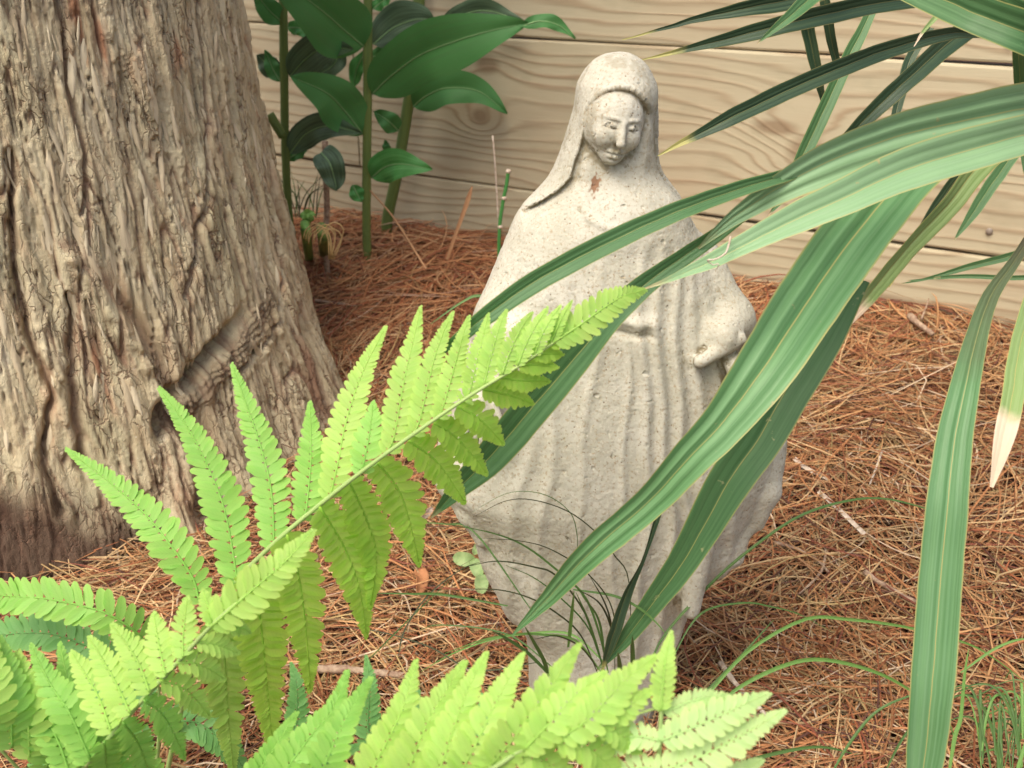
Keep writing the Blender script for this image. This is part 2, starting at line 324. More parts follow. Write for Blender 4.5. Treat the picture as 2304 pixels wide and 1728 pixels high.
# ------------------------------------------------------------------ tree trunk
TC = np.array((-.726, 1.426))
ZR = np.array([-.1, 0, .06, .146, .273, .366, .48, .6, 1., 2.3]); RR = np.array([.53, .475, .447, .424, .398, .385, .369, .361, .35, .33])
def trad(z): return np.interp(z, ZR, RR)
def TR(x, y):
    r = ray(x, y); d = .5
    for k in range(400):
        p = EYE+r*d; q = math.hypot(p[0]-TC[0], p[1]-TC[1])-trad(p[2])
        if q < .0005: break
        d += max(q*.6, .0008)
    th = math.atan2(p[1]-TC[1], p[0]-TC[0]); return th*.42, p[2]
def segd(S, Zc, pts):
    best = np.full(S.shape, 9.); side = np.zeros(S.shape); par = np.zeros(S.shape)
    for i, ((a, b), (c_, d)) in enumerate(zip(pts, pts[1:])):
        vx, vz = c_-a, d-b; L = vx*vx+vz*vz; t = np.clip(((S-a)*vx+(Zc-b)*vz)/L, 0, 1)
        dx, dz = S-a-t*vx, Zc-b-t*vz; D = np.hypot(dx, dz); sgn = np.sign(vx*dz-vz*dx)
        mk = D < best; best = np.where(mk, D, best); side = np.where(mk, sgn, side); par = np.where(mk, (i+t)/(len(pts)-1), par)
    return best, side, par
def bark_h(S, Zc):
    flare = sst(.35, .0, Zc)
    sw = S+.010*n3(S*9, Zc*6, 1.)+.014*n3(S*4, Zc*2., 4.)+flare*.010*n3(S*6, Zc*6, 8)
    a = n3(sw*30, Zc*4.2, 0); b = n3(sw*62+9, Zc*8, 3.); c_ = n3(sw*130, Zc*20, 7.)
    crack = np.maximum(1-np.abs(a)/.07, 0)**1.2*sst(-.25, .35, n3(S*10, Zc*5, 11)); crack2 = np.maximum(1-np.abs(b)/.085, 0)*sst(-.5, .2, n3(S*14+3, Zc*9, 21)); crack3 = np.maximum(1-np.abs(c_)/.12, 0)*sst(-.1, .3, n3(S*20+3, Zc*16, 41))
    pl = n3(sw*34+3, Zc*6+2, 5.)*3.4+.75*n3(sw*110, Zc*22, 2.); terr_ = np.floor(pl)+sst(.0, .14, pl-np.floor(pl))
    h = .006*n3(S*8, Zc*2.2, 6.)+(.0018+.0022*sst(-.1,.4,n3(S*12,Zc*5,77)))*terr_+.0035*b+.0022*c_+.0012*n3(sw*330, Zc*45, 9.)+.0007*n3(S*500, Zc*260, 9.)-.008*crack-.0050*crack2-.0022*crack3
    lw = S+.006*n3(S*30, Zc*14, 2)+.010*n3(S*9, Zc*5, 12); crack4 = np.maximum(1-np.abs(n3(lw*44, Zc*2.6, 51))/.045, 0)*sst(-.15, .15, n3(S*12+8, Zc*5, 61)); h -= .0065*crack4
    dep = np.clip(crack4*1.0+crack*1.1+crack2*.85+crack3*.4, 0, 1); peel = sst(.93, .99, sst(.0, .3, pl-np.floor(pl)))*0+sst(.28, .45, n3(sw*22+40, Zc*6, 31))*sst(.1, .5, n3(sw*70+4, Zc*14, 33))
    return h, dep, peel
ridgeA = [TR(*q) for q in ((150, 560), (215, 640), (280, 720), (325, 800), (338, 850))]
ridgeB = [TR(*q) for q in ((575, 640), (530, 735), (480, 800), (420, 870), (385, 910))]
hollow = [TR(*q) for q in ((385, 905), (430, 950), (455, 1020), (440, 1100))]
crA = [TR(*q) for q in ((25, 330), (30, 560), (60, 720), (110, 850), (90, 1000), (130, 1100))]
crB = [TR(*q) for q in ((150, 640), (160, 860), (180, 1010))]
crC = [TR(*q) for q in ((430, 0), (450, 250), (445, 420), (420, 560), (400, 640))]
crD = [TR(*q) for q in ((130, 0), (150, 190), (185, 330), (180, 460))]
dampline = [TR(*q) for q in ((-60, 1170), (60, 1190), (180, 1230), (300, 1270))]
crE = [TR(*q) for q in ((620, 400), (600, 560), (590, 700), (520, 800))]
def trunk_surface(S, Zc):
    h, dep, peel = bark_h(S, Zc); h = h.copy(); dep = dep.copy()
    d, s, t = segd(S, Zc, ridgeA); wv = 1+.6*n3(S*60, Zc*60, 3)
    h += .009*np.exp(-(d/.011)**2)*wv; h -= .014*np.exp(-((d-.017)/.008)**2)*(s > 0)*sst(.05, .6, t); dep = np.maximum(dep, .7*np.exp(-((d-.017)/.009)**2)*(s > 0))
    d, s, t = segd(S, Zc, ridgeB)
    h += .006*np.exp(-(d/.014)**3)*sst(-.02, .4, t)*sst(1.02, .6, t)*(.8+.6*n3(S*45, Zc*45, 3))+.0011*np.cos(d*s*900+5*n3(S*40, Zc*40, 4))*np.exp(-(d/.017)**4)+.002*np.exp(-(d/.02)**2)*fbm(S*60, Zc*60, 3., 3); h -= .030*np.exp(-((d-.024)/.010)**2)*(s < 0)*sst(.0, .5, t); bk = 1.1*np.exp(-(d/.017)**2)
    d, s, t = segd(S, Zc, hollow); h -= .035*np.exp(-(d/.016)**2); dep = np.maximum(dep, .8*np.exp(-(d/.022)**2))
    for cr, am, wd in ((crA, .017, .0040), (crB, .013, .0045), (crC, .009, .003), (crD, .008, .003), (crE, .009, .003)):
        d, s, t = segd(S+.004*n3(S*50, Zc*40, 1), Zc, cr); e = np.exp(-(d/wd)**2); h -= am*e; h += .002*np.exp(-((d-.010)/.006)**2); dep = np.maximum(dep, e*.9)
    but = sst(.30, -.02, Zc); h += but*.030*(n3(S*7.5, .3, 2)+.5*n3(S*16, Zc*5, 2))
    d, _, _ = segd(S+.02*n3(S*22, Zc*16, 5), (Zc+.02*n3(S*25, Zc*12, 3)), dampline); damp = sst(.085, .035, d)
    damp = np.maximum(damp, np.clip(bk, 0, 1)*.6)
    return h, dep, peel, damp
sF = np.linspace(-math.pi/2-1.02, .25, 560)*.42; sC = np.linspace(.25, 2*math.pi-math.pi/2-1.02, 60)[1:-1]*.42
Sg = np.concatenate([sF, sC]); Zg = np.concatenate([np.linspace(-.06, .68, 500), np.linspace(.69, 2.3, 70)])
S, Zc = np.meshgrid(Sg, Zg); h, dep, peel, damp = trunk_surface(S, Zc)
rad = trad(Zc)+h; th = S/.42; V = np.stack([TC[0]+rad*np.cos(th), TC[1]+rad*np.sin(th), Zc], -1).reshape(-1, 3)
nx, ny = len(Sg), len(Zg); idx = np.arange(nx*ny).reshape(ny, nx); idx = np.hstack([idx, idx[:, :1]])
tree = thing('tree', 'thick grey brown tree trunk with furrowed shaggy bark at the left', 'tree', (TC[0], TC[1], 0))
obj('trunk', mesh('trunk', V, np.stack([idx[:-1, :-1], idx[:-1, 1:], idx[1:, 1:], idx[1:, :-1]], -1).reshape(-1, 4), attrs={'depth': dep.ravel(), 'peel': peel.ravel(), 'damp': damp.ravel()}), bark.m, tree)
# loose bark scales standing a little off the trunk
vs = []; fs = []; tone = []
for k in range(420):
    s0 = R.uniform(sF[20], sF[-40]); z0 = R.uniform(.14, .66); L = R.uniform(.008, .036); wd = L*R.uniform(.08, .2); tl = R.gauss(0, .16); lift = R.uniform(.0005, .0022)
    nl, nw = 7, 4; a = np.linspace(-1, 1, nl); b = np.linspace(-1, 1, nw); A, B = np.meshgrid(a, b, indexing='ij')
    wob = np.array([R.uniform(.6, 1.15) for _ in range(nl)])[:, None]; ww = wd*np.sqrt(np.clip(1-A**4, .04, 1))*wob
    ds = B*ww+A*L*math.sin(tl); dz = A*L*math.cos(tl)+np.array([R.uniform(-.1, .1) for _ in range(nw)])[None, :]*L
    SS, ZZ = s0+ds, z0+dz; hh = np.full(SS.shape, 0.); hh0 = trunk_surface(np.array([[s0-wd*.5, s0, s0+wd*.5]]), np.array([[z0]*3]))[0].mean() if False else 0
    vs.append((SS, ZZ, -.0012+(lift+.0020*(1-B**2))*sst(-1, .3, A*R.choice((-1, 1))))); base = k*nl*nw
    fs += [(base+i*nw+j, base+i*nw+j+1, base+(i+1)*nw+j+1, base+(i+1)*nw+j) for i in range(nl-1) for j in range(nw-1)]; tone += [R.random()]*(nl*nw)
SS = np.array([v[0] for v in vs]); ZZ = np.array([v[1] for v in vs]); LL = np.array([v[2] for v in vs])
hh = trunk_surface(SS, ZZ)[0]; hm = hh.mean(axis=(1, 2), keepdims=True)
rad = trad(ZZ)+hm*.6+hh*.4+LL; th = SS/.42
V = np.stack([TC[0]+rad*np.cos(th), TC[1]+rad*np.sin(th), ZZ], -1).reshape(-1, 3)
o = obj('bark_flake', mesh('bark_flake', V, np.array(fs), attrs={'tone': tone}), flake.m, tree); o['kind'] = 'stuff'

# ------------------------------------------------------------------ statue (a distance field, surface nets, then refined)
SX, SY = .083, .796
zz = np.array([-.03, 0, .035, .08, .093, .114, .13, .147, .156, .168, .18, .195, .207, .224, .240, .263, .286, .310, .336, .36, .38, .401, .424, .448, .47, .481, .493, .505, .518, .532, .546, .56, .577, .589, .595, .601])
lf = np.array([.017, .017, .016, .014, .008, -.009, -.016, -.025, -.028, -.032, -.033, -.034, -.040, -.052, -.070, -.068, -.060, -.054, -.048, -.043, -.036, -.029, -.017, -.008, 0, .005, .016, .028, .034, .039, .043, .047, .048, .0535, .057, .064])-SX
rt = np.array([.140, .140, .141, .153, .160, .165, .171, .179, .186, .203, .208, .210, .214, .224, .230, .236, .234, .220, .206, .199, .191, .182, .167, .154, .145, .138, .130, .120, .115, .1135, .113, .112, .109, .104, .100, .092])-SX
fd = np.interp(zz, [-.03, .08, .16, .25, .33, .41, .47, .50, .52, .56, .585, .599], [.060, .062, .070, .076, .070, .060, .050, .040, .040, .042, .038, .028])
bd = np.interp(zz, [-.03, .15, .25, .41, .47, .52, .57, .599], [.045, .05, .055, .045, .04, .034, .034, .022])
_z = np.arange(-.06, .66, .002); _k = np.exp(-(np.arange(-9, 10)*.002/.0065)**2); _k /= _k.sum()
def _sm(a): f = np.interp(_z, zz, a); g = np.convolve(np.pad(f, 9, mode='edge'), _k, 'valid'); return np.where(_z < .57, g, f)
lf, rt, fd, bd = _sm(lf), _sm(rt), _sm(fd), _sm(bd); zz = _z
def smin(a, b, k): hh = np.clip(.5+.5*(b-a)/k, 0, 1); return b*(1-hh)+a*hh-k*hh*(1-hh)
def smax(a, b, k): return -smin(-a, -b, k)
def ell(p, c, r):
    q = (p-np.array(c))/np.array(r); k0 = np.linalg.norm(q, axis=-1); k1 = np.linalg.norm(q/np.array(r), axis=-1); return k0*(k0-1)/np.maximum(k1, 1e-6)
def cap(p, a, b, ra, rb=None):
    rb = ra if rb is None else rb; a = np.array(a); b = np.array(b); ba = b-a; h = np.clip(((p-a)@ba)/(ba@ba), 0, 1)
    return np.linalg.norm(p-a-h[..., None]*ba, axis=-1)-(ra+(rb-ra)*h)
FC = np.array((-.0080, -.0235, .5520)); FS = .0272
ro, ya, pi_ = math.radians(10), math.radians(13), math.radians(7)
Mr = Matrix.Rotation(ro, 3, 'Y') @ Matrix.Rotation(ya, 3, 'Z') @ Matrix.Rotation(pi_, 3, 'X'); Mr = np.array(Mr)
def face(p, fine):
    q = ((p-FC)@Mr)/FS
    f = ell(q, (0, .12, .02), (.84, .96, 1.04))
    f = smin(f, ell(q, (0, -.50, -.76), (.28, .28, .25)), .30)
    f = smin(f, cap(q, (0, -.82, .20), (0, -.98, -.28), .06, .12), .14)
    if fine:
        for s in (-1, 1):
            f = smin(f, ell(q, (s*.36, -.58, -.24), (.26, .22, .26)), .22)
            f = smax(f, -ell(q, (s*.34, -.97, .17), (.24, .20, .15)), .12)
            f = smin(f, ell(q, (s*.33, -.745, .11), (.165, .095, .085)), .05)
            f = f+.050*np.exp(-((q[..., 2]-.045-.10*(q[..., 0]-s*.33)**2*4)/.022)**2)*np.exp(-((q[..., 0]-s*.33)/.15)**4)*(q[..., 1] < 0)
            f = f-.045*np.exp(-((q[..., 2]-.315+.35*(abs(1)*(q[..., 0]-s*.30))**2)/.05)**2)*np.exp(-((q[..., 0]-s*.32)/.2)**4)*(q[..., 1] < 0)
            f = smin(f, ell(q, (s*.10, -.93, -.31), (.075, .085, .06)), .05)
        lz = q[..., 2]; lx = q[..., 0]; fr = (q[..., 1] < 0)
        f = f-.070*np.exp(-((lz+.585)/.060)**2)*np.exp(-(lx/.21)**4)*fr-.075*np.exp(-((lz+.70)/.055)**2)*np.exp(-(lx/.16)**4)*fr
        f = f+.060*np.exp(-((lz+.640)/.024)**2)*np.exp(-(lx/.25)**4)*fr+.04*np.exp(-((lz+.80)/.05)**2)*np.exp(-(lx/.18)**4)*fr+.035*np.exp(-(lx/.05)**2)*np.exp(-((lz+.49)/.07)**2)*fr
    return f*FS
folds = [(-.062, 1.6, .0022), (-.046, 1.2, .0020), (-.020, 1.0, .0014), (.004, .8, .0016), (.020, 1.1, .0034), (.034, 1.0, .0036), (.047, 1.0, .0034), (.060, 1.2, .0030), (.078, 1.4, .0026)]
def statue(P_, fine=True):
    p = P_; x, y, z = p[..., 0], p[..., 1], p[..., 2]
    L = np.interp(z, zz, lf); Rr = np.interp(z, zz, rt); c_ = (L+Rr)/2; w_ = np.maximum((Rr-L)/2, .002)
    Fd = np.interp(z, zz, fd); Bd = np.interp(z, zz, bd); yd = np.where(y < 0, Fd, Bd); ex = np.interp(z, [.1, .3, .45, .5], [2.4, 2.2, 2.3, 2.0])
    u = np.abs((x-c_)/w_); v = np.abs(y/np.maximum(yd, .002))
    rr = (u**ex+v**ex+1e-9)**(1/ex); f = (rr-1)*np.minimum(w_, yd)*.9
    f = smax(f, ell(p, (-.0035, .0, .548), (.048, .050, .0515)), .008) if False else f; top = ell(p, (-.0035, -.001, .555), (.040, .046, .0445)); f = np.where(z > .555, smax(f, top, .008), f)
    # the hood is cut open round the face and down to the collar
    op = ell(p, (-.0055, -.045, .5465), (.0268, .040, .0305))
    op = smin(op, cap(p, (-.005, -.050, .543), (.004, -.056, .503), .0235, .034), .008); op = smax(op, y+.0265+.2*(.55-z)*(z < .55), .004)
    hem = (.0022 if fine else .0)*np.exp(-((op-.0025)/.0022)**2)*sst(.545, .57, z)*(y < -.024); f = smax(f-hem, -op, .0035)
    f = smin(f, cap(p, (-.006, -.004, .550), (.000, -.010, .490), .017, .022), .010)         # neck
    f = smin(f, ell(p, (.002, -.014, .478), (.052, .036, .034)), .012)
    xl = np.interp(z, [.482, .490, .500, .512, .530, .550, .570], [-.074, -.062, -.049, -.039, -.0325, -.0295, -.026]); xr = np.interp(z, [.503, .515, .53, .55], [.12, .040, .033, .031])
    wv_ = .0008*np.sin(z*170)
    m_ = sst(-.0022, .0026, x-xl+wv_)*sst(-.0020, .0030, xr-x)*(y < .004)*sst(.462, .494, z)*sst(.572, .552, z); f = f+.0036*m_
    f = f-.0012*np.exp(-((x-xl+wv_+.0022)/.0024)**2)*(y < .004)*sst(.480, .492, z)*sst(.572, .556, z)-.0008*np.exp(-((xr-x+.0022)/.0024)**2)*(y < .004)*sst(.514, .522, z)*sst(.566, .55, z)
    f = smin(f, face(p, fine), .0022)
    # neckline, sash and folds
    fr = sst(.0, -.02, y)
    cz = .494-.9*((x-.002)**2)/.04*0-(.016*np.sqrt(np.clip(1-((x-.002)/.034)**2, 0, 1)))
    f -= .0013*np.exp(-((z-cz)/.003)**2)*fr*sst(.036, .028, np.abs(x-.002))
    low = sst(.478, .44, z)
    for (fx, fw, am) in folds:
        xx = fx+(z-.35)*(-.10*np.sign(fx)*abs(fx)/.06)+.003*np.sin(z*22+fx*90)+.002*np.sin(z*55+fx*40)
        xx = xx*np.interp(z, [.0, .12, .25, .41], [.85, 1.0, 1.12, 1.0])
        g = np.exp(-((x-xx)/(.0042*fw))**2); amp = am*np.interp(z, [.02, .1, .3, .40, .415, .47], [.6, 1., 1.15, 1.1, .6, .7])*(low if abs(fx) > .01 else low*sst(.41, .38, z))
        f -= amp*.9*g*fr
    sz = .404+.006*np.cos((x-.004)*70)-.002*np.sin(x*160)
    f -= .0030*np.exp(-((z-sz)/.0045)**2)*fr*sst(.030, .018, np.abs(x-.002)); f += .0020*np.exp(-((z-sz+.010)/.003)**2)*fr*sst(.030, .018, np.abs(x-.002))
    # sleeves, cuffs and hands held out to both sides
    for s in (-1, 1):
        cx = .001
        sl = cap(p, (cx+s*.070, -.004, .440), (cx+s*.093, -.022, .395), .012, .0145); f = smin(f, sl, .018)
        sl = cap(p, (cx+s*.093, -.022, .398), (cx+s*.080, -.052, .392), .0145, .012); f = smin(f, sl, .012)
        f = smax(f, -ell(p, (cx+s*.060, -.072, .405), (.017, .016, .024)), .010)               # the deep fold inside the elbow
        f = smin(f, cap(p, (cx+s*.062, -.064, .377), (cx+s*.093, -.052, .391), .0055), .004)   # cuff
        f = smax(f, -cap(p, (cx+s*.064, -.074, .363), (cx+s*.094, -.064, .371), .0095), .006)
        f = smin(f, cap(p, (cx+s*.086, -.048, .376), (cx+s*.103, -.068, .350), .008, .0085), .003)
        f = smin(f, ell(p, (cx+s*.107, -.073, .342), (.011, .007, .013)), .003)
        for k in range(4):
            a = (cx+s*(.098+.0058*k), -.076, .331); L_ = (.016, .020, .019, .014)[k]
            b = (a[0]+s*.003*(k-1), a[1]-.004, a[2]-L_*.55); c2 = (b[0], b[1]+.003, b[2]-L_*.45)
            f = smin(f, cap(p, a, b, .0030, .0028), .0015); f = smin(f, cap(p, b, c2, .0028, .0022), .001)
        f = smin(f, cap(p, (cx+s*.099, -.076, .347), (cx+s*.092, -.081, .332), .0034, .0026), .0015)
    # mantle: rolled outer edges and the grooves inside them
    for pts, r in ((((-.138, -.024, .247), (-.122, -.034, .222), (-.110, -.036, .198)), .0045), (((.140, -.020, .285), (.136, -.035, .245), (.128, -.034, .214)), .0065), (((.116, -.035, .205), (.112, -.040, .182)), .006)):
        for a, b in zip(pts, pts[1:]): f = smin(f, cap(p, a, b, r), .010)
    for pts, r in ((((-.098, -.085, .262), (-.088, -.086, .215), (-.086, -.084, .175), (-.096, -.070, .158)), .015), (((.058, -.090, .275), (.062, -.092, .240), (.050, -.094, .175), (.042, -.088, .125)), .0115)):
        for a, b in zip(pts, pts[1:]): f = smax(f, -cap(p, a, b, r), .009)
    f = smin(f, cap(p, (.082, -.064, .268), (.070, -.070, .15), .010, .008), .008)
    if fine:
        body = sst(.53, .49, z); f = f-.0004*body*n3(x*35, y*35, z*30)-(.00012+.00008*body)*fbm(x*140, y*140, z*140, 3)-.00014*n3(x*420, y*420, z*420)
        rough = sst(.33, .12, z)*.0003; f = f-rough*fbm(x*190+5, y*190, z*190, 2)
        pit = n3(x*230, y*230, z*230+9); f = f+.0009*sst(.55, .8, pit)
    return f
gxs = np.arange(-.170, .172, .0042); gys = np.concatenate([np.arange(-.105, -.060, .0042), np.arange(-.0605, -.02, .0028), np.arange(-.018, .072, .0042)]); gzs = np.concatenate([np.arange(-.022, .34, .0045), np.arange(.34, .612, .0030)])
gxs = np.unique(np.round(np.concatenate([np.arange(-.170, -.05, .0042), np.arange(-.05, .05, .0026), np.arange(.05, .172, .0042)]), 5))
A, B, Cc = np.meshgrid(gxs, gys, gzs, indexing='ij'); F = statue(np.stack([A, B, Cc], -1), False); nx, ny, nz = F.shape
ins = F < 0
def cnr(a, i, j, k): return a[i:nx-1+i, j:ny-1+j, k:nz-1+k]
cs = [(i, j, k) for i in (0, 1) for j in (0, 1) for k in (0, 1)]; cnt = sum(cnr(ins, *q).astype(int) for q in cs); act = (cnt > 0) & (cnt < 8)
vid = -np.ones(act.shape, int); vid[act] = np.arange(act.sum()); I, J, Kk = np.nonzero(act); acc = np.zeros((len(I), 3)); num = np.zeros(len(I))
G3 = (gxs, gys, gzs)
for ax in range(3):
    for q in cs:
        if q[ax]: continue
        a = [I+q[0], J+q[1], Kk+q[2]]; b = list(a); b[ax] = b[ax]+1; fa = F[tuple(a)]; fb = F[tuple(b)]; cr = (fa < 0) != (fb < 0); t = np.where(cr, fa/np.where(cr, fa-fb, 1), 0)
        pa = np.stack([G3[m][a[m]] for m in range(3)], -1); pb = np.stack([G3[m][b[m]] for m in range(3)], -1)
        acc += np.where(cr[:, None], pa+(pb-pa)*t[:, None], 0); num += cr
Vs = acc/num[:, None]; Qs = []
for ax in range(3):
    sl0 = [slice(1, -1)]*3; sl0[ax] = slice(0, -1); sl1 = [slice(1, -1)]*3; sl1[ax] = slice(1, None)
    fa = ins[tuple(sl0)]; fb = ins[tuple(sl1)]; i, j, k = np.nonzero(fa != fb); fl = fa[i, j, k]; g = [i+1, j+1, k+1]; g[ax] = g[ax]-1
    o1, o2 = [(1, 2), (2, 0), (0, 1)][ax]
    def at(d1, d2): h_ = [g[0].copy(), g[1].copy(), g[2].copy()]; h_[o1] -= d1; h_[o2] -= d2; return vid[h_[0], h_[1], h_[2]]
    q = np.stack([at(1, 1), at(0, 1), at(0, 0), at(1, 0)], -1); q[~fl] = q[~fl][:, ::-1]; Qs.append(q)
me = mesh('statue_base', Vs, np.vstack(Qs)); tmp = bpy.data.objects.new('tmp', me); COL.objects.link(tmp)
md = tmp.modifiers.new('s', 'SUBSURF'); md.levels = 2; md.subdivision_type = 'CATMULL_CLARK'; bpy.context.view_layer.update()
ev = tmp.evaluated_get(bpy.context.evaluated_depsgraph_get()); me2 = bpy.data.meshes.new_from_object(ev); bpy.data.objects.remove(tmp); me2.name = 'garden_statue'
V = np.empty(len(me2.vertices)*3, np.float32); me2.vertices.foreach_get('co', V); V = V.reshape(-1, 3).astype(float)
for it in range(2):
    f0 = statue(V); e = .0005; g = np.stack([statue(V+np.array(d)*e)-f0 for d in ((1, 0, 0), (0, 1, 0), (0, 0, 1))], -1)/e
    st = np.clip(f0/np.maximum((g**2).sum(-1), .25), -.002, .002); V = V-g*st[:, None]
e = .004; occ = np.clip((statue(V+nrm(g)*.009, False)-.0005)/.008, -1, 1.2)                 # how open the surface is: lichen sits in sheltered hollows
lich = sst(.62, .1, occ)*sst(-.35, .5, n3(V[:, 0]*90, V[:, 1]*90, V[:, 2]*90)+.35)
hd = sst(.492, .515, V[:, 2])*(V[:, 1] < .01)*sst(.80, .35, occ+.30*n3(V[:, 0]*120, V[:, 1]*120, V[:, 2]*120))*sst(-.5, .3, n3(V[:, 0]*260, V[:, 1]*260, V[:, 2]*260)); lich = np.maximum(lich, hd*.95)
blot = sst(.15, .55, n3(V[:, 0]*55+3, V[:, 1]*55, V[:, 2]*55)+.4*n3(V[:, 0]*200, V[:, 1]*200, V[:, 2]*200))*sst(.50, .53, V[:, 2])*.45; lich = np.maximum(lich, blot)
lich = np.maximum(lich, .5*sst(.3, .7, fbm(V[:, 0]*28, V[:, 1]*28, V[:, 2]*20, 3))*sst(.1, .6, n3(V[:, 0]*300, V[:, 1]*300, V[:, 2]*300)))
dr = np.hypot((V[:, 0]+.021)/.0045, (V[:, 2]-.508)/.0085); rust = sst(1.1, .7, dr+.2+.9*n3(V[:, 0]*420, V[:, 1]*300, V[:, 2]*300))*(V[:, 1] < 0)
me2.vertices.foreach_set('co', V.astype(np.float32).ravel())
for nm, arr in (('lichen', lich), ('rust', rust)): a = me2.attributes.new(nm, 'FLOAT', 'POINT'); a.data.foreach_set('value', arr.astype(np.float32))
me2.polygons.foreach_set('use_smooth', np.ones(len(me2.polygons), dtype=bool)); me2.update()
stat = obj('garden_statue', me2, conc.m); stat.location = (SX, SY, 0)
tag(stat, 'weathered pale concrete statue of a veiled woman in a long pleated gown', 'statue')

# ------------------------------------------------------------------ pine straw
def needles(n, tops=False):
    xs = NR.uniform(-1.15, 1.5, n*3); ys = NR.uniform(.32, 2.2, n*3)
    q = (W0[0]-xs)*WN[0]+(W0[1]-ys)*WN[1]; dT = np.hypot(xs-TC[0], ys-TC[1])
    dd = ys*cp+H*sp; sxp = xs/dd*FPX; keep = (q > .005) & (dT > .425) & (np.abs(sxp) < 1152+260) & (np.hypot((xs-SX)/1.25, ys-SY) > .05)
    keep &= NR.uniform(size=n*3) < np.clip(1.25-.32*ys, .35, 1)
    xs, ys = xs[keep][:n], ys[keep][:n]; n = len(xs)
    cl = n3(xs*5, ys*5, 3)*2.4+n3(xs*1.7, ys*1.7, 8)*2.; an = cl+NR.normal(size=n)*.75+np.where(NR.uniform(size=n) < .22, NR.uniform(0, 3.14, n), 0)-.25
    L = NR.uniform(.06, .19, n); m = 6; t = np.linspace(-.5, .5, m); cv = NR.normal(size=n)*.45
    a = an[:, None]+cv[:, None]*t*2; st = L[:, None]/(m-1); px = xs[:, None]+np.cumsum(np.cos(a)*st, 1)-np.cos(an)[:, None]*L[:, None]*.5; py = ys[:, None]+np.cumsum(np.sin(a)*st, 1)-np.sin(an)[:, None]*L[:, None]*.5
    lay = NR.uniform(0, 1, n)**.8*.020; til = NR.normal(size=n)*(.05 if not tops else .16)
    pz = terr(px, py)+lay[:, None]+np.abs(til[:, None]*(t+.5)*L[:, None])*1.+.004*np.sin(a*3+lay[:, None]*900)
    qq = (W0[0]-px)*WN[0]+(W0[1]-py)*WN[1]; px = np.where(qq < .004, px-(.004-qq)*WN[0], px); py = np.where(qq < .004, py-(.004-qq)*WN[1], py)
    dT = np.hypot(px-TC[0], py-TC[1]); rT = trad(.03)-.012; fct = np.where(dT < rT, rT/dT, 1); px = TC[0]+(px-TC[0])*fct; py = TC[1]+(py-TC[1])*fct
    wd = NR.uniform(.00055, .00115, n)*(1+.25*(ys > 1.4)); 
    p = np.stack([px, py, pz], -1); d = nrm(np.gradient(p, axis=1)); side = nrm(np.cross(d, np.array((0, 0, 1.)))); rl = NR.normal(size=n)*.5
    up = np.cross(side, d); s2 = side*np.cos(rl)[:, None, None]+up*np.sin(rl)[:, None, None]; u2 = np.cross(s2, d); tp = (np.array([.55, 1, 1, 1, .85, .25])[None, :]*wd[:, None])[..., None]
    v = np.stack([p-s2*tp, p+u2*tp*.8, p+s2*tp], 2).reshape(-1, 3)
    b = (np.arange(n)*m*3)[:, None, None]+(np.arange(m-1)*3)[None, :, None]+np.arange(2)[None, None, :]; f = np.stack([b, b+1, b+4, b+3], -1).reshape(-1, 4)
    pal = np.array([(.44, .20, .085), (.35, .125, .055), (.54, .30, .135), (.58, .40, .21), (.26, .085, .05), (.15, .065, .045), (.42, .30, .13), (.68, .52, .36)]); pr = np.array([.22, .12, .24, .20, .06, .08, .04, .04])
    ci = NR.choice(len(pal), n, p=pr/pr.sum()); c_ = pal[ci]*NR.uniform(.5, 1.06, (n, 1)); far = sst(1.3, 1.75, ys)[:, None]*.35; c_ = c_*(1-far)+np.array((.36, .115, .05))*far
    c_ = np.hstack([c_, np.ones((n, 1))]); return v, f, np.repeat(c_, m*3, 0)
v, f, c_ = needles(27000); v2, f2, c2 = needles(1600, True)
o = obj('pine_straw', mesh('pine_straw', np.vstack([v, v2]), np.vstack([f, f2+len(v)]), attrs={'tint': np.vstack([c_, c2])}), straw.m); o['kind'] = 'stuff'
tag(o, 'rust orange pine needle mulch strewn thickly over the whole bed', 'mulch')

# ------------------------------------------------------------------ big strap leaves
PR = [lambda u: .16*np.abs(u)-.035*np.cos(u*math.pi*3.2)+.012*np.cos(u*17), lambda u: .22*np.abs(u)-.02*np.cos(u*math.pi*4), lambda u: -.10*u*u-.045*np.cos(u*math.pi*4)]
strap = thing('strap_leaved_plant', 'large plant with long green sword shaped leaves arching in from the right', 'plant', tuple(PY(2560, 1500, 1.15)*np.array((1, 1, 0))))
CR = P(2560, 130, .92)
def sleaf(pts, mat, prof=0, tw=(0, 0), root=True, n=56, lab=None):
    a = np.array([(*P(x, y, d), w_*K/FPX*d) for (x, y, d, w_) in pts])
    a = spline(a, n); p = a[:, :3]; w_ = np.maximum(a[:, 3], .0006); t = np.linspace(0, 1, n)
    v, f, uv = ribbon(p, w_, np.radians(np.interp(t, np.linspace(0, 1, len(tw)), tw)), PR[prof], 15)
    v = v+.0004*np.stack([n3(v[:, 0]*60, v[:, 1]*60, v[:, 2]*60+k*9) for k in range(3)], -1)
    o = obj('leaf', mesh('leaf', v, f, uv), mat, strap)
    if lab: o['label'] = lab
    return o
sleaf([(2560, 170, .9, 40), (2400, 205, .76, 95), (2212, 235, .68, 118), (2080, 262, .66, 118), (1950, 292, .65, 112), (1800, 345, .64, 98), (1700, 395, .64, 72), (1620, 445, .65, 46), (1560, 490, .65, 26), (1505, 540, .66, 3)], STRAP_P, 0, (8, 12, 18, 10), lab='broad pale leaf, uppermost of the light ones')
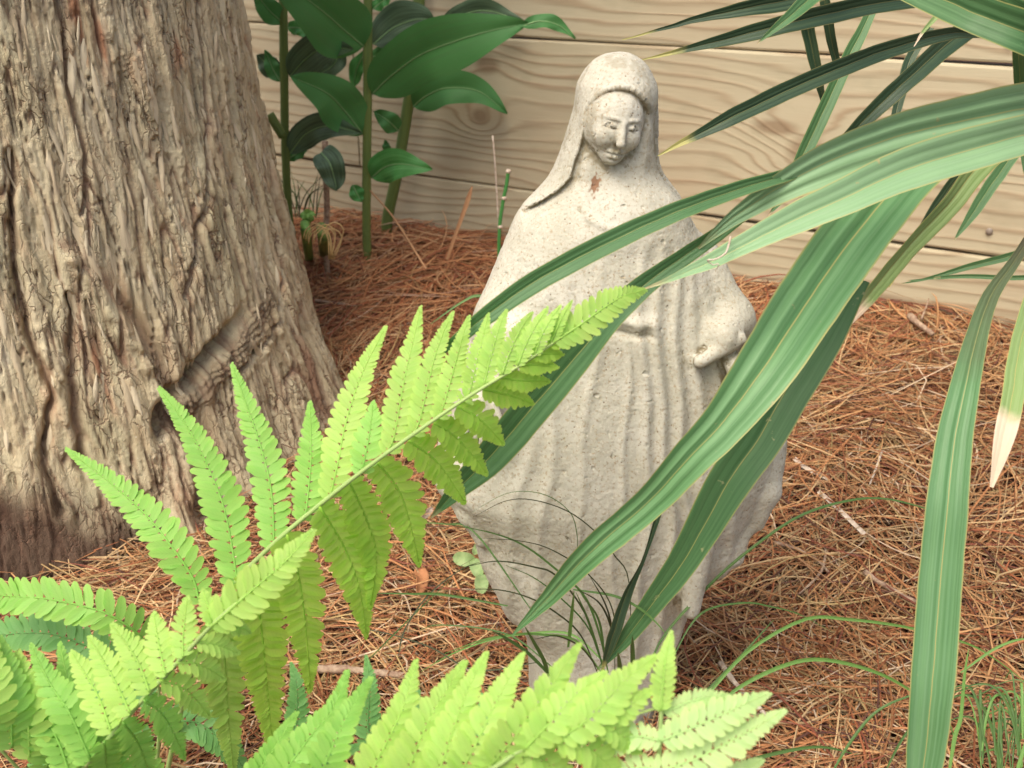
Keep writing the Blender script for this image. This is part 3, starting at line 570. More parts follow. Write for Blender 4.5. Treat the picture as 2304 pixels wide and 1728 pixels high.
sleaf([(1960, 318, .655, 4), (1850, 340, .65, 14), (1718, 372, .64, 26), (1580, 414, .63, 36), (1462, 457, .62, 42), (1344, 510, .615, 46), (1230, 568, .61, 48), (1130, 625, .61, 46), (1040, 690, .61, 38), (985, 735, .615, 24), (900, 800, .62, 3)], STRAP, 1, (35, 0, -5, 5, 0))
sleaf([(1900, 322, .675, 5), (1760, 365, .67, 12), (1640, 440, .665, 22), (1541, 510, .66, 34), (1423, 592, .66, 44), (1330, 672, .66, 58), (1240, 775, .67, 74), (1150, 880, .68, 80), (1060, 985, .69, 72), (985, 1060, .70, 40), (930, 1120, .71, 3)], STRAP, 1, (40, 25, -5, 5, 5))
sleaf([(2560, 210, .9, 40), (2400, 240, .74, 70), (2212, 291, .65, 84), (2052, 336, .63, 94), (1934, 376, .62, 90), (1816, 431, .61, 80), (1698, 484, .61, 66), (1620, 523, .61, 50), (1541, 563, .615, 36), (1462, 597, .62, 16), (1385, 627, .63, 2)], STRAP_P, 1, (0, 0, -8, -18, -10), lab='pale leaf with yellow edges, second from the top')
sleaf([(2560, 190, .92, 30), (2300, 215, .86, 60), (2120, 270, .80, 90), (1980, 360, .75, 120), (1869, 480, .71, 138), (1755, 636, .68, 140), (1652, 792, .66, 128), (1562, 912, .66, 100), (1488, 990, .665, 86), (1400, 1085, .68, 72), (1272, 1196, .70, 60), (1182, 1294, .73, 34), (1106, 1372, .75, 3)], STRAP_B, 0, (0, -8, 5, 15, 0), n=80, lab='broadest leaf, hanging across the front of the statue')
sleaf([(1850, 600, .74, 60), (1770, 730, .735, 95), (1700, 840, .73, 100), (1640, 945, .73, 98), (1568, 1050, .735, 92), (1480, 1207, .75, 66), (1404, 1311, .77, 48), (1342, 1391, .79, 28), (1288, 1450, .80, 3)], STRAP, 1, (0, 10, -5, 0), lab='dark green leaf hanging just behind the broadest one')
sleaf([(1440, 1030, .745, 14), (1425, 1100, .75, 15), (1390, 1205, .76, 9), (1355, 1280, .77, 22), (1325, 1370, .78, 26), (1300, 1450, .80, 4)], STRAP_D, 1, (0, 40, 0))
sleaf([(2420, 300, .95, 20), (2290, 420, .82, 22), (2195, 560, .76, 24), (2140, 640, .74, 34), (2110, 730, .72, 46), (2085, 835, .70, 60), (2062, 950, .69, 74), (2048, 1080, .68, 84), (2036, 1200, .68, 88), (2024, 1350, .68, 90), (2012, 1500, .68, 88), (1995, 1660, .69, 72), (1975, 1800, .70, 30), (1965, 1860, .70, 3)], STRAP_H, 0, (10, -5, 0, 5), n=70, lab='leaf hanging straight down near the right edge')
sleaf([(2330, 420, .85, 30), (2250, 600, .72, 40), (2205, 740, .66, 42), (2188, 850, .64, 46), (2168, 945, .63, 42), (2142, 1052, .63, 8)], STRAP_T, 1, (0, 10, 10), lab='yellowing leaf with a bleached tip')
sleaf([(2420, 120, .98, 20), (2300, 220, .95, 30), (2130, 345, .92, 48), (2050, 440, .91, 50), (1960, 535, .91, 46), (1870, 645, .92, 36), (1785, 748, .94, 4)], STRAP_T, 1, (10, 20, 40, 20))
sleaf([(2400, 180, 1.2, 20), (2230, 290, 1.2, 26), (2151, 386, 1.2, 30), (2104, 457, 1.2, 24), (2060, 520, 1.2, 2)], STRAP, 1)
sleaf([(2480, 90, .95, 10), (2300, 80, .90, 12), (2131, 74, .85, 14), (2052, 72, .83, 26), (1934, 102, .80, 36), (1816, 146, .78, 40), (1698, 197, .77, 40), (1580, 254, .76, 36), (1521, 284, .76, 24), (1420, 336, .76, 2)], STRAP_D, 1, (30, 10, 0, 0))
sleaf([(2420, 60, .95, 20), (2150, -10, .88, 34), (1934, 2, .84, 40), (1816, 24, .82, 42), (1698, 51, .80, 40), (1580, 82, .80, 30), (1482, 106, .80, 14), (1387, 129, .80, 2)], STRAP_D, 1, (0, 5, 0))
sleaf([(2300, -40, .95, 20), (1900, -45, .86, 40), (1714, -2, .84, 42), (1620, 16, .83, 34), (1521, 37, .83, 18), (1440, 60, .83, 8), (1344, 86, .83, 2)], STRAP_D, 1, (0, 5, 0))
sleaf([(1900, -160, .75, 30), (1800, -50, .70, 38), (1745, 0, .69, 36), (1698, 42, .68, 24), (1635, 94, .68, 2)], STRAP, 1)
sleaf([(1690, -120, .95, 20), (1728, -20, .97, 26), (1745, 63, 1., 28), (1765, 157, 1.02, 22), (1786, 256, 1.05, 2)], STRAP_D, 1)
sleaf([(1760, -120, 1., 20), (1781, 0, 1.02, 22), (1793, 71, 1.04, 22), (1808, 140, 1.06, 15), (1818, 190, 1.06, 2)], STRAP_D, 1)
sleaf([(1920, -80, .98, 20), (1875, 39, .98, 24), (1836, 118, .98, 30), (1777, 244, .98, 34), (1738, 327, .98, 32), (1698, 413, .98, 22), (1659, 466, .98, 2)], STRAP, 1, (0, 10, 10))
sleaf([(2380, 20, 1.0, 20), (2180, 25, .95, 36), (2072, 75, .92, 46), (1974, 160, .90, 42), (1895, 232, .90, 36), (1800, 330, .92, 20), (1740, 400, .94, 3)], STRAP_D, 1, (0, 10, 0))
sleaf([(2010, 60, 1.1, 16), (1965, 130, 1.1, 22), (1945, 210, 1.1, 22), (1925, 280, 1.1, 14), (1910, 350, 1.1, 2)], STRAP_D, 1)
sleaf([(1760, -180, .8, 20), (1900, -70, .72, 60), (2040, 0, .68, 74), (2140, 42, .66, 80), (2260, 90, .66, 84), (2400, 170, .72, 50)], STRAP, 1, (0, 0), lab='broad mid green leaf crossing the upper right corner')
sleaf([(2000, -120, .95, 20), (2100, -30, .9, 44), (2190, 20, .88, 50), (2300, 80, .9, 50)], STRAP, 1)
sleaf([(2090, -60, .8, 8), (2052, 0, .78, 13), (2020, 38, .78, 12), (1993, 71, .78, 7), (1974, 100, .78, 2)], STRAP_T, 1)
sleaf([(2420, 480, 1.1, 20), (2212, 545, 1.12, 18), (2091, 577, 1.14, 14), (2010, 600, 1.15, 7), (1945, 613, 1.16, 2)], STRAP, 1)
sleaf([(2420, 590, 1.1, 16), (2212, 600, 1.12, 11), (2080, 597, 1.14, 9), (1960, 606, 1.15, 2)], STRAP, 1)
sleaf([(2260, 20, 1.0, 20), (2205, 90, 1.05, 24), (2203, 170, 1.1, 24), (2208, 300, 1.15, 14), (2212, 380, 1.15, 2)], STRAP, 1)
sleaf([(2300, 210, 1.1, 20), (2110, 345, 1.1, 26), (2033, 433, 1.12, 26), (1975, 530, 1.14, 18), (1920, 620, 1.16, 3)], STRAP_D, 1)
sleaf([(2330, 560, .9, 20), (2235, 700, .86, 16), (2205, 790, .85, 12), (2195, 880, .85, 2)], STRAP_T, 1)
sp_pts = [tuple(PY(2560, 1500, 1.15)*np.array((1, 1, 0))+np.array((0, 0, -.02))), tuple((PY(2560, 1500, 1.15)*np.array((1, 1, 0))+CR)/2+np.array((.03, 0, 0))), tuple(CR)]
tube('stem', spline(sp_pts, 16), np.linspace(.035, .022, 16), GSTEM, strap, 12)
# a curled dry thread caught on the leaf
q = spline([(*P(x, y, d),) for x, y, d in ((1578, 512, .606), (1574, 530, .604), (1566, 548, .603), (1545, 560, .604), (1528, 562, .606), (1540, 572, .607), (1552, 570, .605), (1548, 582, .608))], 30)
tag(tube('dry_thread', q, np.linspace(.0007, .0003, 30), PALE, None, 5), 'curled pale dry thread caught on a strap leaf beside the statue', 'thread')

# ------------------------------------------------------------------ ferns
def pinnule(b, d, nn, L, w_, vs, fs, uvs, cup):   # one leaflet: rounded oblong, toothed rim, slightly cupped
    a = np.array([0, .12, .3, .5, .7, .86, .96, 1.]); wv = np.array([.35, .8, 1, 1.02, .94, .72, .42, .06])
    s = np.cross(nn, d); s /= max(np.linalg.norm(s), 1e-9); i0 = len(vs)
    for k in range(8):
        tooth = 1+(.10 if k % 2 else -.08)*(k > 1)
        c0 = b+d*L*(a[k]+(0))+nn*(-cup*L*a[k]**2)
        for m_, hh in ((-1, .10), (0, 0.), (1, .10)):
            vs.append(c0+s*(m_*w_*.5*wv[k]*tooth)+nn*(hh*w_*wv[k])); uvs.append((.5+m_*.45, a[k]))
    for k in range(7):
        for m_ in (0, 1): j = i0+k*3+m_; fs.append((j, j+1, j+4, j+3))
def pinna(frond, pts, wid, mat, step=.0062, tw=0., blunt=False, n0=0., den=.50, ov=1.0):
    p = spline(np.array([P(*q) for q in pts]), 60); seg = np.linalg.norm(np.diff(p, axis=0), axis=1); L = np.concatenate([[0], np.cumsum(seg)]); Lt = L[-1]
    t_, s_, n_ = frame(p, np.full(60, math.radians(tw))); vs, fs, uvs = [], [], []; tone = []
    wm = wid*K/FPX*pts[0][2]*.5; d_ = n0*Lt; k = 0
    while d_ < Lt*.992:
        x = d_/Lt; prof = (min(1, .72+x*1.4)*(1-max(0, (x-.30)/.70)**1.25*.93)) if not blunt else (1-.5*max(0, x-.6))
        pw = wm*prof; pitch = min(step*(1-.68*x**1.3)*(wid/58)**.5, max(pw*den, .0016))
        for sd_ in (-1, 1):
            dd = d_+(.45*pitch if sd_ > 0 else 0)
            if dd >= Lt: continue
            i = np.array([np.interp(dd, L, np.arange(60))])[0]; i0 = min(int(i), 58); fr = i-i0
            b = p[i0]*(1-fr)+p[i0+1]*fr; t = t_[i0]; s = s_[i0]; nn = n_[i0]; an = math.radians(R.gauss(64-22*x, 3))
            dv = s*sd_*math.sin(an)+t*math.cos(an)+nn*R.gauss(.06, .06); dv /= np.linalg.norm(dv); n2 = nn+s*R.gauss(0, .12)+t*R.gauss(0, .1); n2 -= dv*(n2@dv); n2 /= np.linalg.norm(n2)
            pinnule(b+nn*.0003*sd_, dv, n2, pw*R.uniform(.95, 1.06)/max(math.sin(an), .55), pitch*ov, vs, fs, uvs, R.uniform(.02, .18)); tone += [R.random()**1.5]*(len(vs)-len(tone))
        d_ += pitch; k += 1
    r0 = .0008; v, f, uv = tube_data(p[::3], np.linspace(r0, .0003, 20)*(pts[0][2]/.6), 5); v = v+n_[0]*.0004; b = len(vs)
    vs = list(vs)+list(v); fs += [tuple(q+b for q in ff) for ff in f]; uvs += uv
    return obj('pinna', mesh('pinna', vs, fs, uvs, attrs={'tone': np.array(tone+[.2]*(len(vs)-len(tone)))}), mat, frond)
def frond_obj(plant, pts, r, n=40):
    p = spline(np.array([P(*q) for q in pts]), n); v, f, uv = tube_data(p, np.linspace(r, r*.3, n), 7); me_ = mesh('frond', v, f, uv); return obj('frond', me_, RACH, plant)
fern = thing('fern', 'bright green fern in the left foreground with fronds over the trunk foot and statue', 'fern', tuple(P(330, 1760, .86)*np.array((1, 1, 0))))
fa = frond_obj(fern, [(345, 1740, .84), (400, 1500, .75), (470, 1310, .68), (575, 1190, .64), (700, 1083, .62), (830, 983, .60), (1000, 865, .585), (1130, 785, .58), (1250, 705, .58), (1392, 627, .59)], .0021)
UP = [([(430, 1300, .69), (416, 1248, .69), (370, 1180, .69), (315, 1112, .70), (235, 1040, .71), (141, 969, .72)], 92, FERN), ([(512, 1262, .66), (509, 1232, .66), (485, 1102, .67), (448, 1005, .68), (400, 915, .69), (341, 835, .70)], 96, FERN),
 ([(592, 1180, .64), (586, 1062, .65), (562, 961, .66), (530, 868, .67), (499, 783, .68)], 86, FERN), ([(655, 1125, .63), (661, 1103, .63), (668, 1040, .635), (672, 981, .64), (671, 925, .645), (669, 868, .65)], 76, FERN),
 ([(712, 1078, .62), (728, 1010, .62), (748, 910, .63), (784, 803, .64), (835, 702, .65)], 84, FERN_Y), ([(780, 1025, .61), (789, 986, .61), (800, 930, .615), (806, 868, .62)], 74, FERN), ([(835, 980, .605), (852, 940, .605), (873, 822, .61), (893, 735, .62), (909, 661, .63)], 76, FERN_Y),
 ([(890, 942, .60), (907, 906, .60), (935, 786, .605), (955, 725, .61), (979, 673, .615)], 66, FERN_Y), ([(945, 905, .595), (960, 870, .595), (984, 784, .60), (1000, 725, .60), (1014, 680, .605)], 60, FERN_Y), ([(1000, 866, .59), (1015, 845, .59), (1034, 765, .59), (1055, 677, .60)], 56, FERN_Y),
 ([(1045, 835, .585), (1058, 780, .585), (1076, 715, .585), (1094, 668, .59)], 52, FERN_Y), ([(1085, 808, .58), (1100, 765, .58), (1125, 710, .58), (1150, 674, .58)], 48, FERN_Y), ([(1118, 790, .58), (1140, 735, .578), (1163, 695, .578), (1184, 662, .58)], 44, FERN_Y), ([(1155, 768, .58), (1175, 715, .576), (1212, 658, .578)], 38, FERN_Y), ([(1190, 742, .58), (1210, 695, .577), (1236, 648, .578)], 30, FERN_Y)]
LO = [([(1185, 745, .58), (1210, 738, .582), (1238, 738, .585)], 34, FERN_Y), ([(1150, 768, .58), (1185, 764, .584), (1216, 765, .588)], 38, FERN_Y), ([(1118, 790, .58), (1160, 788, .585), (1205, 793, .59)], 42, FERN_Y), ([(1080, 815, .585), (1130, 822, .59), (1188, 823, .60)], 48, FERN_Y), ([(1040, 840, .59), (1095, 853, .60), (1153, 871, .61)], 56, FERN_Y),
 ([(985, 876, .59), (1035, 905, .60), (1088, 961, .62)], 64, FERN_Y), ([(935, 912, .595), (990, 950, .61), (1053, 1026, .63)], 70, FERN_Y), ([(880, 950, .60), (945, 1000, .62), (1005, 1088, .645)], 78, FERN_Y), ([(815, 998, .61), (868, 1075, .63), (906, 1222, .66)], 88, FERN_Y), ([(755, 1042, .615), (790, 1120, .64), (812, 1200, .66), (798, 1318, .68)], 84, FERN),
 ([(690, 1095, .62), (742, 1180, .65), (775, 1270, .67), (792, 1378, .70)], 92, FERN_Y), ([(620, 1155, .63), (648, 1260, .66), (662, 1380, .69), (670, 1498, .72)], 98, FERN_Y), ([(548, 1225, .65), (565, 1360, .69), (578, 1500, .73), (590, 1640, .76)], 110, FERN), ([(480, 1300, .68), (485, 1420, .72), (492, 1540, .75), (505, 1680, .78)], 100, FERN_O), ([(1215, 725, .58), (1240, 712, .58), (1262, 706, .582)], 28, FERN_Y)]
for pts, wd, mt in UP: pinna(fa, pts, wd, mt, tw=R.uniform(-12, 12))
for pts, wd, mt in LO: pinna(fa, pts, wd*1.12, FERN_L if mt is not FERN_O else FERN_Y, tw=R.uniform(-12, 12), step=.0072, ov=1.3)
pinna(fa, [(1195, 740, .579), (1250, 704, .579), (1300, 668, .579), (1345, 640, .58), (1396, 626, .59)], 82, FERN_Y, step=.0075, den=.46)
fb = frond_obj(fern, [(150, 1800, .78), (175, 1680, .66), (194, 1645, .60), (285, 1538, .56), (365, 1451, .54), (458, 1350, .525), (542, 1277, .52), (618, 1211, .52), (677, 1145, .525)], .0019)
for pts, wd, mt in [([(395, 1420, .53), (396, 1370, .535), (405, 1288, .54)], 62, FERN_Y), ([(358, 1458, .535), (345, 1400, .54), (331, 1322, .55)], 70, FERN_Y), ([(323, 1495, .54), (295, 1425, .55), (240, 1347, .56)], 76, FERN_Y), ([(281, 1540, .55), (245, 1465, .56), (191, 1374, .57)], 78, FERN_Y), ([(240, 1580, .56), (210, 1500, .57), (152, 1406, .58)], 82, FERN_Y), ([(195, 1640, .58), (150, 1540, .58), (110, 1480, .59), (66, 1392, .60)], 84, FERN), ([(150, 1670, .6), (120, 1590, .6), (60, 1490, .605), (3, 1435, .61)], 84, FERN), ([(185, 1650, .59), (165, 1560, .6), (128, 1385, .62)], 70, FERN),
    ([(462, 1350, .525), (450, 1310, .527), (437, 1274, .53)], 46, FERN_Y), ([(458, 1352, .525), (500, 1350, .53), (543, 1366, .54)], 46, FERN_Y), ([(423, 1388, .53), (465, 1392, .535), (517, 1411, .545)], 54, FERN_Y), ([(382, 1432, .535), (430, 1435, .54), (486, 1468, .555)], 62, FERN_Y), ([(345, 1470, .54), (400, 1490, .55), (455, 1550, .57)], 70, FERN_Y), ([(310, 1512, .545), (355, 1550, .56), (400, 1640, .59)], 74, FERN), ([(265, 1560, .555), (300, 1610, .58), (330, 1700, .61)], 76, FERN), ([(225, 1600, .57), (230, 1660, .6), (240, 1740, .62)], 76, FERN)]: pinna(fb, pts, wd, mt, tw=R.uniform(-12, 12))
pinna(fb, [(455, 1355, .5245), (542, 1277, .519), (618, 1211, .519), (680, 1142, .524)], 100, FERN_Y, step=.0085, den=.46)
fc = frond_obj(fern, [(330, 1740, .84), (345, 1560, .77), (335, 1440, .74), (310, 1400, .73)], .0018)
pinna(fc, [(340, 1415, .74), (290, 1362, .72), (230, 1325, .71), (174, 1308, .71), (90, 1292, .71), (-20, 1285, .72)], 84, FERN, step=.0098, blunt=True)
pinna(fc, [(300, 1450, .76), (240, 1415, .75), (188, 1395, .75), (104, 1368, .75), (0, 1371, .76), (-60, 1385, .77)], 76, FERN_O, step=.0095, blunt=True)
pinna(fc, [(340, 1500, .77), (250, 1480, .77), (150, 1470, .78), (40, 1500, .79)], 80, FERN_O, step=.0095)
pinna(fc, [(345, 1560, .79), (420, 1560, .78), (480, 1600, .78), (540, 1680, .79)], 84, FERN_O, step=.009)
pinna(fc, [(330, 1600, .80), (230, 1600, .79), (120, 1640, .79), (20, 1700, .79)], 90, FERN_O, step=.009)
# lower fronds that fill the corner
fdn = frond_obj(fern, [(260, 1900, .74), (120, 1750, .66), (20, 1640, .62), (-60, 1560, .60)], .0018)
for k in range(10):
    x0, y0 = 330-38*k, 1790-22*k; pinna(fdn, [(x0, y0, .66-.008*k), (x0-4, y0-80, .65-.008*k), (x0-26, y0-190-6*k, .64-.006*k)], 96, FERN_Y if k % 2 else FERN, tw=R.uniform(-15, 15))
fern2 = thing('fern', 'pale green blurred fern along the bottom edge in front of the statue foot', 'fern', tuple(P(900, 2050, .70)*np.array((1, 1, 0))))
fd_ = frond_obj(fern2, [(560, 2050, .72), (760, 1860, .54), (930, 1725, .48), (1062, 1662, .46), (1131, 1618, .455), (1230, 1588, .45), (1344, 1552, .45), (1430, 1526, .455)], .0018)
for pts, wd, mt in [([(480, 1900, .58), (520, 1740, .55), (590, 1620, .55), (640, 1540, .56)], 96, FERN), ([(560, 1850, .56), (600, 1700, .53), (663, 1600, .53), (720, 1530, .535), (752, 1444, .55)], 92, FERN), ([(640, 1800, .54), (690, 1680, .51), (743, 1560, .51), (803, 1462, .53)], 92, FERN), ([(730, 1790, .52), (790, 1690, .50), (868, 1534, .50), (899, 1425, .52)], 92, FERN_Y), ([(830, 1760, .50), (875, 1680, .485), (925, 1560, .485), (1007, 1425, .50)], 96, FERN_Y), ([(905, 1740, .485), (950, 1660, .475), (1000, 1520, .48), (1052, 1407, .49)], 86, FERN_Y),
    ([(980, 1700, .475), (1027, 1610, .465), (1079, 1505, .47), (1130, 1410, .48)], 84, FERN_Y), ([(1050, 1665, .465), (1105, 1600, .455), (1170, 1512, .46), (1252, 1390, .47)], 84, FERN_Y), ([(1130, 1622, .455), (1180, 1570, .45), (1230, 1515, .453), (1308, 1450, .46)], 76, FERN_Y), ([(1210, 1592, .45), (1270, 1555, .448), (1340, 1480, .45), (1420, 1414, .455)], 78, FERN_Y), ([(1300, 1565, .45), (1350, 1530, .45), (1405, 1490, .452)], 56, FERN_Y),
    ([(1020, 1690, .47), (1080, 1680, .475), (1140, 1720, .48)], 80, FERN), ([(1110, 1632, .458), (1170, 1640, .46), (1250, 1700, .47)], 80, FERN_Y), ([(1200, 1600, .452), (1270, 1615, .455), (1350, 1690, .465)], 78, FERN_Y), ([(1290, 1570, .45), (1330, 1580, .452), (1385, 1625, .46)], 60, FERN_Y), ([(900, 1760, .49), (960, 1760, .49), (1040, 1800, .5)], 80, FERN)]: pinna(fd_, pts, wd*1.15, mt, ov=1.12, tw=R.uniform(-10, 10))
for pts in ([(620, 1640, .62), (640, 1560, .62), (640, 1480, .62), (628, 1430, .63)], [(800, 1640, .64), (795, 1560, .64), (798, 1480, .64), (790, 1415, .65)], [(870, 1640, .64), (880, 1560, .64), (905, 1490, .65)], [(560, 1750, .6), (640, 1700, .6), (720, 1640, .6), (800, 1600, .6)], [(1060, 1640, .66), (1050, 1570, .66), (1040, 1500, .68)]): pinna(fd_, pts, 56, FERN_O)
fe = frond_obj(fern2, [(1395, 1900, .62), (1412, 1720, .50), (1423, 1640, .46), (1429, 1530, .45), (1434, 1452, .45), (1449, 1362, .455)], .0016)
pinna(fe, [(1428, 1535, .449), (1436, 1440, .449), (1450, 1362, .455)], 56, FERN_Y, step=.010)
for pts, wd, mt in [([(1428, 1600, .45), (1500, 1570, .447), (1590, 1530, .448), (1664, 1497, .455)], 86, FERN_Y), ([(1420, 1665, .455), (1500, 1640, .45), (1600, 1590, .45), (1698, 1533, .455)], 88, FERN_Y), ([(1415, 1720, .47), (1500, 1710, .46), (1590, 1670, .46), (1650, 1640, .465)], 84, FERN_Y), ([(1424, 1600, .452), (1375, 1590, .455), (1330, 1605, .46), (1290, 1650, .47)], 66, FERN_Y), ([(1420, 1660, .456), (1370, 1660, .46), (1320, 1690, .47)], 70, FERN_Y), ([(1434, 1540, .452), (1500, 1512, .452), (1560, 1508, .455), (1610, 1520, .46)], 44, FERN_Y)]: pinna(fe, pts, wd, FERN_U if mt is FERN_Y else mt, step=.0085, tw=R.uniform(-8, 8))

# ------------------------------------------------------------------ ginger stalks against the wall
def gleaf(parent, pts, wd, mat, Y, tw=0, droop=0., shape=0, rib=True):
    q = np.array([PY(x, y, Y+dy) for (x, y, dy) in pts]); p = spline(q, 34); t = np.linspace(0, 1, 34)
    wp = (np.sin(math.pi*t**.82)**.75)*(1-.0*t) if shape == 0 else np.clip(1.25*(t+.02)**.28*(1-t)**.62, 0, 1)
    dep_ = p[0][1]*cp+(H-p[0][2])*sp; w_ = np.maximum(wp*wd*K/FPX*dep_, .002)
    v, f, uv = ribbon(p, w_, np.full(34, math.radians(tw)), lambda u: .20*np.abs(u)-.10*u*u, 13)
    uu = np.array(uv); v = v+np.outer(.004*np.sin(uu[:, 1]*14+uu[:, 0]*2)*np.abs(uu[:, 0]-.5)*2, (0, -1, .4))
    o = obj('leaf', mesh('leaf', v, f, uv), mat, parent)
    if rib:
        _, _, n_ = frame(p, np.full(34, math.radians(tw))); v, f, uv = tube_data(p[:-2]+n_[:-2]*.0006, np.linspace(.0016, .0004, 32), 5); obj('midrib', mesh('midrib', v, f, uv), GRIB, o)
    return o
def stalk(label, pts, wd, Y, name='ginger_plant', mat=None, cat='plant', bottom=True):
    q = np.array([PY(x, y, Y+dy) for x, y, dy in pts]); 
    if bottom: q = np.vstack([q, [q[-1][0], q[-1][1], float(terr(q[-1][0], q[-1][1]))-.03]]) if q[-1][2] > terr(q[-1][0], q[-1][1]) else q
    p = spline(q, 26); d = q[0][1]*cp+(H-q[0][2])*sp; o = thing(name, label, cat, (q[-1][0], q[-1][1], float(terr(q[-1][0], q[-1][1]))))
    r = wd*K/FPX*d/2; rr = r*(1+.10*(np.arange(26) % 8 == 0)); tube('stem', p, rr, mat or GSTEM, o, 10); return o
YS = 1.97
s1 = stalk('ginger stalk nearest the tree trunk, its foot hidden behind the bark', [(610, -120, 0), (612, 35, 0), (614, 174, 0), (616, 300, 0), (622, 440, 0)], 20, YS-.02, cat='ginger plant')
gleaf(s1, [(626, 165, 0), (660, 128, -.02), (700, 104, -.05), (763, 106, -.10)], 76, GING_G, YS-.02)
gleaf(s1, [(626, 332, 0), (660, 290, -.01), (710, 272, -.05), (782, 288, -.09)], 62, GING_G, YS-.02)
gleaf(s1, [(606, 176, 0), (590, 150, 0), (573, 108, 0)], 34, GING, YS-.02); gleaf(s1, [(604, 160, .04), (580, 142, .04), (556, 118, .04)], 46, GING_G, YS)
gleaf(s1, [(612, 50, 0), (580, 20, -.02), (545, -25, -.05)], 50, GING, YS-.02); gleaf(s1, [(622, 60, 0), (650, 62, -.02), (668, 88, -.04)], 34, GING_L, YS)
gleaf(s1, [(620, 345, 0), (645, 330, 0), (665, 322, 0)], 26, GING, YS)
v = spline([PY(x, y, YS-.05) for x, y in ((582, 246), (595, 268), (612, 296))], 8); tube('petiole', v, .0085, GSTEM, s1)
s2 = stalk('upright middle ginger stalk bearing the broadest glossy leaves', [(797, -120, 0), (795, 0, 0), (794, 208, 0), (792, 380, 0), (792, 510, 0)], 21, YS-.06, cat='ginger plant')
gleaf(s2, [(786, 100, 0), (745, 66, -.03), (690, 18, -.07), (560, -80, -.14)], 138, GING, YS-.07, tw=8)
gleaf(s2, [(804, 203, 0), (840, 168, -.02), (905, 120, -.06), (985, 88, -.09), (1060, 66, -.1), (1140, 50, -.1)], 118, GING, YS-.07, tw=-6)
gleaf(s2, [(1125, 58, -.1), (1165, 46, -.1), (1205, 54, -.1), (1243, 84, -.1)], 34, GING, YS-.07, tw=25)
gleaf(s2, [(784, 290, 0), (745, 240, -.02), (705, 200, -.05), (628, 165, -.09)], 100, GING, YS-.06)
gleaf(s2, [(803, 384, 0), (830, 362, -.02), (868, 354, -.04), (934, 366, -.05)], 70, GING_L, YS-.07)
gleaf(s2, [(806, 20, 0), (822, 6, 0), (850, -12, 0)], 26, GING_L, YS-.06)
gleaf(s2, [(806, 96, .03), (850, 60, .04), (900, 42, .04), (940, 44, .04)], 92, GING_G, YS); gleaf(s2, [(790, 110, .02), (770, 150, .03), (764, 190, .04)], 34, GING_L, YS)
s3 = stalk('ginger stalk leaning right at the back against the boards', [(912, -120, 0), (905, 0, 0), (898, 120, 0), (879, 243, 0), (856, 382, 0), (836, 480, 0)], 27, YS+.06, cat='ginger plant')
gleaf(s3, [(893, 230, 0), (920, 208, -.02), (966, 190, -.04), (1036, 198, -.05), (1096, 246, -.05)], 74, GING, YS+.03, tw=10)
gleaf(s3, [(860, 282, 0), (840, 262, -.02), (808, 240, -.02)], 44, GING, YS+.03); gleaf(s3, [(840, 330, 0), (835, 318, 0), (832, 302, 0)], 18, GING, YS+.04, rib=False)
gleaf(s3, [(950, 60, 0), (1005, 30, -.02), (1060, 24, -.04), (1136, 50, -.05)], 52, GING_G, YS+.0); gleaf(s3, [(880, 105, .02), (830, 115, .02), (770, 134, .02)], 36, GING, YS+.04); gleaf(s3, [(740, 100, .04), (720, 140, .04), (690, 160, .04)], 44, GING_G, YS+.04)
s4 = stalk('thin brown vine stem with one drooping heart shaped leaf', [(702, 305, 0), (704, 370, 0), (706, 450, 0), (704, 540, 0)], 14, 1.86, 'vine_stem', TWIG, cat='vine')
gleaf(s4, [(694, 330, -.02), (712, 352, -.05), (722, 385, -.05), (728, 412, -.05)], 84, GING_G, 1.86, shape=1); gleaf(s4, [(762, 400, 0), (772, 420, 0), (782, 436, 0)], 34, GING_L, 1.9)
bs = stalk('short green cane stub with joints, standing left of the statue', [(1098, 368, 0), (1094, 400, 0), (1086, 440, 0), (1078, 520, 0)], 8, 1.62, 'cane_stub', GING_L, cat='cane')
for x, y in ((1098, 370), (1089, 428), (1080, 490)): p = PY(x, y, 1.62); tube('cane_joint', [p+np.array((0, 0, -.003)), p, p+np.array((0, 0, .003))], [.003, .0048, .003], PALE, bs)
ds = tube('dead_plant_stem', spline([PY(x, y, 1.78) for x, y in ((1064, 293), (1068, 340), (1072, 400), (1076, 470), (1080, 520))], 14), .0016, PALE, None, 6); tag(ds, 'thin straw coloured dead stem standing upright before the boards', 'stem')
rb = obj('dead_reed', mesh('dead_reed', *ribbon(spline([PY(x, y, 1.7) for x, y in ((1020, 402), (1008, 440), (990, 490), (965, 560))], 14), np.interp(np.linspace(0, 1, 14), [0, .2, 1], [.002, .008, .005]), np.zeros(14), lambda u: .15*u*u, 5)), REED); tag(rb, 'broad rust coloured dead blade leaning behind the statue', 'dead leaf')

